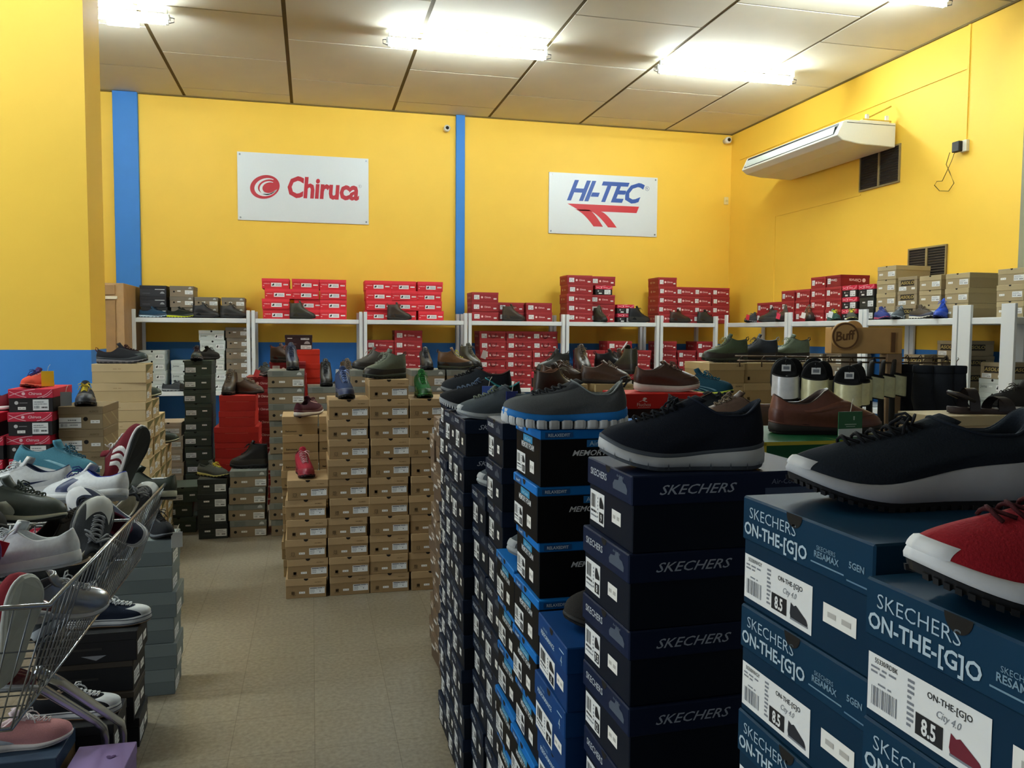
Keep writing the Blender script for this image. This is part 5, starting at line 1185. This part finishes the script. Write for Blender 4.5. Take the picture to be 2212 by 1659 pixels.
for k, lab, x, yaw in (('grey_trail', 'grey shoe on the lower shelf at left', -1.46, 0), ('dark_low', 'dark low shoe beside the grey lower shelf shoe', -1.28, 20), ('dark_boot', 'dark boot on lower shelf under the left red boxes', .30, 200)):
    place(k, lab, x, 9.70, ZL, yaw, group=g)
# ================================================================== WIRE BASKET FULL OF SHOES
CHR = mat('b9bec4', .22, .9, .02); WIRE = mat('8d9296', .3, .8, .02)
t = thing('wire_basket', 'large wire dump basket heaped with shoes by the aisle', 'basket', (-.86, 2.52, .72))
rx, ry, bx_, by_ = .345, .735, .245, .66; H = .28
def rim(sx, sy, z): return [(-sx, -sy, z), (sx, -sy, z), (sx, sy, z), (-sx, sy, z)]
obj('rim', MB().tube(rim(rx, ry, H), .0055, 8, closed=True).mesh('rim', CHR, True), t)
obj('base_frame', MB().tube(rim(bx_, by_, 0), .005, 8, closed=True).mesh('base_frame', CHR, True), t)
mb = MB()
for sd in (-1, 1):
    n = 32
    for i in range(n+1):
        k = -1+2*i/n; mb.tube([(sd*rx, ry*k, H), (sd*bx_, by_*k, 0)], .0021, 5)
    n = 22
    for i in range(n+1):
        k = -1+2*i/n; mb.tube([(rx*k, sd*ry, H), (bx_*k, sd*by_, 0)], .0018, 5)
o = obj('wire_side', mb.mesh('wire_side', WIRE, True), t); o['kind'] = 'stuff'
mb = MB()
for i in range(24): k = -1+2*i/23; mb.tube([(-bx_, by_*k, 0), (bx_, by_*k, 0)], .0018, 5)
for z in (.09, .18):
    a = z/H; mb.tube(rim(bx_+(rx-bx_)*a, by_+(ry-by_)*a, z), .002, 5, closed=True)
o = obj('wire_floor', mb.mesh('wire_floor', WIRE, True), t); o['kind'] = 'stuff'
obj('divider', MB().tube([(-rx, .035, H), (rx, .035, H)], .004, 8).tube([(-bx_, .03, .01), (bx_, .03, .01)], .003, 6).mesh('divider', CHR, True), t)
lm = MB().tube([(.22, -.40, .02), (.235, -.28, -.06), (.235, .25, -.40), (.235, .36, -.47), (.235, .385, -.52), (.235, .385, -.715)], .0125, 12).mesh('leg', CHR, True)
obj('leg', lm, t)
lm2 = MB().tube([(.17, -.40, .02), (.185, -.29, -.06), (.185, .24, -.40), (.185, .34, -.47), (.185, .365, -.52), (.185, .365, -.715)], .0125, 12).mesh('leg', CHR, True)
obj('leg', lm2, t)
for y in (-.40, .58):
    obj('leg', MB().tube([(-.22, y, .0), (-.225, y, -.715)], .0125, 12).mesh('leg', CHR, True), t)
def toss(key, label, c, yaw, pitch, roll, L=.295, s=1.):
    """c = centre of the shoe body"""
    M = Euler((R(roll), R(pitch), R(yaw)), 'XYZ').to_matrix()
    p = Vector(c)-M @ Vector((L*s/2, 0, .045*s))
    return shoe(key, label, p, yaw, pitch, roll, s=s, group='shoes heaped in the wire basket')
toss('burgundy_stripes', 'burgundy shoe with three white stripes standing on its heel', (-.645, 3.08, 1.10), -28, -62, 0)
toss('teal_running', 'teal running shoe at the back of the basket', (-.86, 3.12, 1.09), -14, 8, -14)
toss('white_navy', 'white leather shoe with navy swoosh in the basket', (-.905, 2.93, 1.06), 172, 4, 8)
toss('white_blue', 'white shoe with blue lining beside the teal one', (-.71, 2.86, 1.045), 158, 6, 20)
toss('canvas_berry', 'navy canvas shoe with burgundy inside lying on its side', (-.625, 2.72, .985), 150, -26, -62, L=.29)
toss('forest_small', 'dark green suede shoe behind the burgundy striped one', (-.625, 3.18, .985), 170, 0, 15)
toss('canvas_charcoal', 'pale rubber soled shoe against the far right rim', (-.60, 3.02, .95), 70, -20, 30, L=.29)
toss('forest_suede', 'large dark green suede shoe with cream stripes', (-.80, 2.46, 1.075), -6, 4, -12)
toss('dark_low', 'brown black shoe in the middle of the basket', (-.70, 2.54, .975), 60, -20, 20)
toss('canvas_charcoal', 'charcoal canvas shoe standing against the basket rim', (-.60, 2.45, .955), 75, -58, 40, L=.29)
toss('white_tennis', 'white leather tennis shoe with red tag', (-.70, 2.20, 1.005), 168, 8, 6)
toss('purple_slipon', 'purple slip-on shoe at the left edge', (-.755, 2.08, 1.035), -70, -40, 0)
toss('patent_red', 'shiny dark red patent shoe near basket front', (-.695, 1.99, .965), -15, 8, -30)
toss('white_red', 'dark red shoe showing its white sole at the front', (-.635, 1.885, .93), -50, -60, 25)
toss('silver_strap', 'silver buckled shoe by the near rim', (-.60, 2.10, .92), 30, 10, 20, s=.9)
toss('dark_low', 'black shoe at the left edge of the heap', (-.835, 2.38, 1.06), -70, -10, 0)
toss('patent_red', 'dark red patent shoe at the bottom of the basket', (-.72, 2.02, .80), -25, 8, -24, s=.95)
toss('canvas_black', 'black canvas shoe under the white tennis shoe', (-.70, 2.30, .90), 200, 0, 10, L=.29)
toss('white_tennis', 'white shoe low against the basket side', (-.655, 2.62, .87), 80, 0, -50)
toss('dark_low', 'dark shoe low at the far end of the basket', (-.66, 3.02, .84), 95, 0, 20)
toss('sport_grey', 'grey shoe low in the middle of the basket', (-.66, 2.36, .82), 85, 0, -30)
toss('white_navy', 'white shoe buried at the left of the heap', (-.93, 2.62, .96), 90, 0, 0)
toss('sport_grey', 'grey shoe buried at the back left of basket', (-.95, 3.02, .93), 100, 0, 0)
# ================================================================== TAGS
def tagcard(label, loc, w, h, c, rz=0., tilt=0., c2=None, string=None, name='hang_tag'):
    t = thing(name, label, 'tag', loc, (0, R(tilt), R(rz)), 'hang tags on the shoes')
    obj('card', MB().box((-w/2, -.0012, -h), (w/2, .0012, 0)).mesh('card', mat(c, .5, 0, .02)), t)
    if c2: obj('printed_half', MB().box((-w/2, -.0018, -h*.98), (w/2, -.0012, -h*.52)).mesh('printed_half', mat(c2, .5, 0, .02)), t)
    st = string or [(0, 0, 0), (.004, 0, .02), (.012, .006, .032)]
    obj('string', MB().tube(st, .0011, 5).mesh('string', mat('cfc9b8', .6)), t)
    return t
tl = tagcard('green and white folded tag hanging from the loafer', (1.352, 1.843, 1.354), .074, .085, '2f6b45', 4, 0, 'dfe5e6')
obj('back_leaf', MB().add([(.037, 0, 0), (.070, .045, -.004), (.070, .045, -.080), (.037, 0, -.085)], [(0, 1, 2, 3), (3, 2, 1, 0)]).mesh('back_leaf', mat('cfd6d6', .5)), tl)
obj('logo', MB().box((.008, -.0024, -.022), (.012, -.0019, -.012)).box((-.018, -.0024, -.034), (.018, -.0019, -.032)).box((-.014, -.0024, -.039), (.014, -.0019, -.0375)).mesh('logo', mat('b9d2bf', .5)), tl)
tagcard('red card tag lying on the white tennis shoe', (-.70, 2.105, 1.06), .030, .034, 'c4202c', 20, 25)
tagcard('yellow card tag beside the coral shoe', (-1.275, 4.50, top['rb']+.085), .055, .075, 'e2b41c', 10)
tagcard('grey card tag on the black trail shoe', (-1.195, 4.50, top['as']+.075), .05, .070, '8d9196', 25)
tagcard('white card tag on the black shoe by the aisle', (-.560, 3.66, top['gy']+.03), .045, .065, 'dde2e4', 20)
tagcard('white cutout tag between the black and brown boots', (.205, 6.40, top['n2']+.135), .055, .085, 'd6dade', 10)
tagcard('blue and white tag on the black teal lined shoe', (.600, 2.795, top['F9']+.092), .046, .048, '4a66b8', -6, 0, 'a9bce6')
tagcard('dark blue tag on the slate laced shoe', (.625, 2.555, top['F8']+.090), .040, .050, '34408a', 8, 0, '5a6ab8')
for i, (x, y, z, c, lab) in enumerate(((3.56, 9.575, ZS+.068, 'b3202f', 'red tag on the olive boot on the shelf'), (1.36, 6.46, top['n5']+.15, 'd8d2cc', 'white tag on the olive boot near the pilaster'), (-.46, 7.55, top['ch1']+.06, 'c9484c', 'red tag on the striped trail shoe'))):
    tagcard(lab, (x, y, z), .045, .065, c, 10, 20)
for y, c, lab in ((8.70, 'c22b3c', 'red tag on the corner trail shoe'), (8.05, 'd83a58', 'pink tag on the brown boot'), (7.58, 'e6e2dc', 'white tag strip on the rust boot'), (7.12, 'eef0f0', 'white tag between the two laced trail shoes')):
    tagcard(lab, (4.97, y, ZS+.09), .05, .06, c, -70, 15)
# ================================================================== SLIDE RACK
WDL = mat('c69a5c', .5, 0, .08, 14); WDD = mat('6a4724', .6, 0, .06, 30); MET = mat('5a4a3a', .35, .7)
t = thing('display_rack', 'wooden display rack with round sign and metal prongs', 'rack', (2.47, 3.30, 0), (0, 0, R(-14)))
obj('post', MB().box((.10, -.04, .02), (.17, .04, 1.47)).mesh('post', mat('8a7256', .6, 0, .06, 20), bevel=.003), t)
obj('base', MB().box((-.20, -.22, 0), (.20, .22, .03)).mesh('base', WDD, bevel=.004), t)
obj('header_board', MB().box((-.16, -.045, 1.468), (.165, .03, 1.588)).mesh('header_board', WDL, bevel=.003), t)
obj('round_sign', MB().lathe([(.062, -.058), (.064, -.052), (.064, -.046)], 40, 0, 'Y', (-.100, 0, 1.548)).mesh('round_sign', WDL), t)
obj('round_sign', MB().lathe([(.045, .032), (.045, .044)], 36, 0, 'Y', (-.028, 0, 1.575)).mesh('round_sign', WDL), t)
mb = MB(); a = ell(-.100, 1.548, .060, .060, 44, 0, -.0592); b = ell(-.100, 1.548, .052, .052, 44, 0, -.0592)
for k in range(44): mb.quad([a[k], a[(k+1) % 44], b[(k+1) % 44], b[k]])
v, f = text('Buff', .042, .05, .9, .025); v = [(x, y+x*.12) for x, y in v]
mb.add([(-.100+x, -.0592, 1.530+z) for x, z in v], f)
obj('lettering', mb.mesh('lettering', WDD), t)
obj('bracket', MB().box((.112, -.052, 1.475), (.130, -.044, 1.565)).mesh('bracket', WDD), t)
pr_ = MB()
for z, y0 in ((1.448, -.02), (1.428, -.06)):
    pr_.tube([(.12, y0, z), (-.60, y0-.04, z+.006)], .004, 8)
    pr_.tube([(.16, y0+.06, z), (.40, y0+.04, z)], .004, 8)
for i in range(7):
    x = -.56+.10*i; pr_.tube([(x, -.06, 1.43), (x-.012, -.07, 1.452), (x-.022, -.07, 1.44), (x-.022, -.075, 1.405)], .003, 6)
for i in range(4):
    x = .20+.06*i; pr_.tube([(x, .0, 1.448), (x+.008, -.01, 1.462), (x+.014, -.01, 1.45), (x+.014, -.012, 1.42)], .003, 6)
obj('prong', pr_.mesh('prong', MET, True), t)
obj('prong_cap', MB().lathe([(.006, -.008), (.011, -.004), (.011, .004), (.006, .008)], 12, 0, 'X', (.41, .04, 1.448)).mesh('prong_cap', INK, True), t)
# hanging slides: foot bed and a wide printed strap
def slide_parts(strap, dark='1a1b1c'):
    S = Shoe(M=20, K=6, L=.28, prof=((0, .022), (.5, .018), (1, .016)), spring=.006, wid=1.02)
    v, f = S.rings([S.ring(S.zbot, -.004), S.ring(lambda u: S.zbot(u)+.004, 0), S.ring(lambda u: S.ztop(u)-.003, .001), S.ring(S.ztop, -.002), S.ring(lambda u: S.ztop(u)-.004, -.010)])
    bed = mesh('foot_bed', v, f, rubber(dark), None, True)
    def arch(x0, x1, off):
        vs = []; fs = []; n = 14; m = 4
        for j in range(m+1):
            x = x0+(x1-x0)*j/m
            for i in range(n+1):
                th = math.pi*i/n; y = -math.cos(th)*(.047+off); z = .012+math.sin(th)**.8*(.048+off); vs.append((x-.010*math.sin(th), y, z))
        for j in range(m):
            for i in range(n): a = j*(n+1)+i; fs.append((a, a+1, a+n+2, a+n+1))
        return vs, fs
    mb = MB(); a, fa = arch(.135, .225, 0); mb.add(a, fa); b, fb = arch(.135, .225, -.004); mb.add(b, [q[::-1] for q in fb])
    st = mb.mesh('strap', rubber(dark), True)
    a, fa = arch(.140, .220, .0015)
    cv = mesh('strap_cover', a, fa, strap, None, True)
    return bed, st, cv
def foil(h): return mat(h, .30, .15, .12, 45, .3, .6)
SL = {k: slide_parts(foil(c)) for k, c in (('silver', 'eef1f4'), ('gold', 'ece5b6'), ('olive', 'd3d6ae'), ('dark', '23262a'))}
def slide(kind, label, top_pt, face, lean=0., card=False, s=1.08):
    """hung toe up, strap facing 'face' degrees; top_pt = toe end"""
    t = thing('slide_sandal', label, 'sandal', (top_pt[0], top_pt[1], top_pt[2]-.28*s), (R(lean), R(-90), R(face+180)), 'slides hung on the rack')
    t.rotation_mode = 'XYZ'
    if s != 1: t.scale = (s,)*3
    bed, st, cv = SL[kind]
    obj('foot_bed', bed, t); obj('strap', st, t); obj('strap_cover', cv, t)
    if card:
        obj('price_tag', MB().box((.232, -.016, .030), (.256, .016, .032)).box((.238, -.011, .0322), (.250, .011, .0326), 1).mesh('price_tag', [WHITE, GREYINK]), t)
        obj('tag_cord', MB().tube([(.275, 0, .022), (.268, .004, .034), (.254, 0, .032)], .0012, 5).mesh('tag_cord', INK), t)
    return t
ZR = 1.458
slide('silver', 'black slide with silver strap, leftmost on the rack', (1.86, 2.96, ZR), -112, 0, True)
slide('gold', 'black slide with pale gold strap, second on the rack', (1.955, 2.90, ZR-.01), -112, 0, True)
slide('gold', 'black slide with gold strap, third and nearest', (2.055, 2.83, ZR-.025), -112, 0, True)
for i in range(4):
    slide('olive', 'black slide with olive foil strap seen edge-on, %s of four' % ('first', 'second', 'third', 'last')[i], (2.19+.105*i, 2.96+.062*i, ZR-.012), -42, 0)
slide('silver', 'silver strapped slide half behind the leftmost one', (1.905, 2.985, ZR), -95, 0)
slide('gold', 'pale gold strapped slide half behind the second one', (2.005, 2.93, ZR-.01), -95, 0)
slide('gold', 'gold strapped slide half behind the nearest one', (2.112, 2.865, ZR-.02), -92, 0)
slide('dark', 'plain black slide behind the silver strapped one', (1.94, 3.10, ZR), -105)
slide('dark', 'plain black slide behind the gold strapped one', (2.05, 3.05, ZR), -105)
# knitted caps hanging right of the post
def cap(label, x, y, z, rz):
    t = thing('hanging_sock', label, 'socks', (x, y, z), (0, 0, R(rz)), 'dark socks hung on the rack')
    mb = MB(); prof = [(0, .028, .018), (-.02, .040, .024), (-.08, .044, .026), (-.15, .046, .026), (-.20, .052, .026), (-.235, .058, .024), (-.25, .040, .016)]
    n = 14; v = []
    for zz, a, b in prof:
        sh_ = .018 if zz < -.17 else 0
        for j in range(n): th = 2*math.pi*j/n; v.append((a*math.cos(th)+sh_, b*math.sin(th), zz))
    f = [(i*n+j, i*n+(j+1) % n, (i+1)*n+(j+1) % n, (i+1)*n+j) for i in range(len(prof)-1) for j in range(n)]+[tuple(range(n)), tuple((len(prof)-1)*n+j for j in range(n))]
    mb.add(v, f); obj('knit_body', mb.mesh('knit_body', cloth('2a2f38'), True), t)
    obj('cuff', MB().lathe([(.047, -.035), (.050, -.03), (.050, -.005), (.046, 0)], 14, 0, 'Z').mesh('cuff', cloth('232830'), True), t).scale = (.9, .6, 1)
    obj('hook', MB().tube([(0, 0, 0), (0, 0, .02), (.008, 0, .03), (.004, 0, .036)], .002, 5).mesh('hook', MET), t)
for i, (x, y, z) in enumerate(((2.655, 3.12, 1.42), (2.72, 3.08, 1.42), (2.785, 3.07, 1.42), (2.62, 3.28, 1.42), (2.70, 3.26, 1.42))):
    cap(('dark knitted sock nearest the rack post', 'dark knitted sock second from the rack post', 'dark knitted sock at the outer end of the rack', 'dark sock behind, close to the post', 'dark sock behind, at the outer end')[i], x, y, z, -40+8*i)
# ================================================================== SANDAL AND HAT ON THE BEIGE BOXES
t = thing('strap_sandal', 'dark brown strapped sandal on the beige banded box', 'sandal', (2.345, 2.62, top['cl']), (0, 0, R(-12)))
S = Shoe(M=20, K=6, L=.29, prof=((0, .026), (.5, .020), (1, .016)), spring=.010)
v, f = S.rings([S.ring(S.zbot, -.004), S.ring(lambda u: S.zbot(u)+.004, 0), S.ring(lambda u: S.ztop(u)-.003, .001), S.ring(S.ztop, -.002), S.ring(lambda u: S.ztop(u)-.003, -.010)])
for nm, me in (('foot_bed', mesh('foot_bed', v, f, rubber('3a3030'), None, True)),):
    o = obj(nm, me, t, (.0, 0, 0))
def bandm(x0, x1, hgt, skew):
    vs = []; fs = []; n = 14; m = 3
    for q in (0, -.004):
        for j in range(m+1):
            for i in range(n+1):
                th = math.pi*i/n; x = x0+(x1-x0)*j/m+skew*math.cos(th); vs.append((x, -math.cos(th)*(.045+q), .012+math.sin(th)*(hgt+q)))
    for k in (0, 1):
        o = k*(m+1)*(n+1)
        for j in range(m):
            for i in range(n): a = o+j*(n+1)+i; fs.append((a, a+1, a+n+2, a+n+1))
    return mesh('strap', vs, fs, leather('2b2526'), None, True)
obj('strap', bandm(.175, .215, .052, .02), t); obj('strap', bandm(.195, .230, .046, -.025), t); obj('strap', bandm(.06, .10, .085, .0), t)
obj('heel_strap', MB().tube([(.08, .042, .05), (.02, .036, .075), (-.002, 0, .082), (.02, -.036, .075), (.08, -.042, .05)], .007, 8).mesh('heel_strap', leather('2b2526'), True), t)
place('dark_low', 'dark shoe behind the strapped sandal at the right edge', 2.90, 2.84, 1.2405, 170, group='boots on the floor stacks')
stack('dark', 11, 2.90, 2.84, W_, 'near black box', 'the stack under the right edge shoe', jit=.004)
# paper strip on the lower red boxes
t = obj('paper_strip', MB().box((-.008, -.001, -.07), (.008, .001, .07)).mesh('paper_strip', WHITE), None, (3.80, 9.64, 1.40), (0, R(35), 0))
tag(t, 'white paper strip stuck across a lower red box', 'paper strip')

# ================================================================== THE REST OF THE BOXES, JOINED
if BULK:
    V = []; F = []; MI = []; MATS = []; mid = {}
    for k, p, a, seen in BULK:
        ca, sa = math.cos(a), math.sin(a)
        for j, (nm, me, par) in enumerate(TYPES[k]['parts']):
            if j > 1 and not seen: continue
            o = len(V)
            V += [(p[0]+v.co.x*ca-v.co.y*sa, p[1]+v.co.x*sa+v.co.y*ca, p[2]+v.co.z) for v in me.vertices]
            slots = []
            for m in me.materials:
                if m.name not in mid: mid[m.name] = len(MATS); MATS.append(m)
                slots.append(mid[m.name])
            for f in me.polygons: F.append(tuple(o+i for i in f.vertices)); MI.append(slots[f.material_index])
    o = obj('shoe_box_piles', mesh('shoe_box_piles', V, F, MATS, MI))
    o['kind'] = 'stuff'; tag(o, 'small and half hidden shoe boxes filling out the stacks', 'shoe boxes')
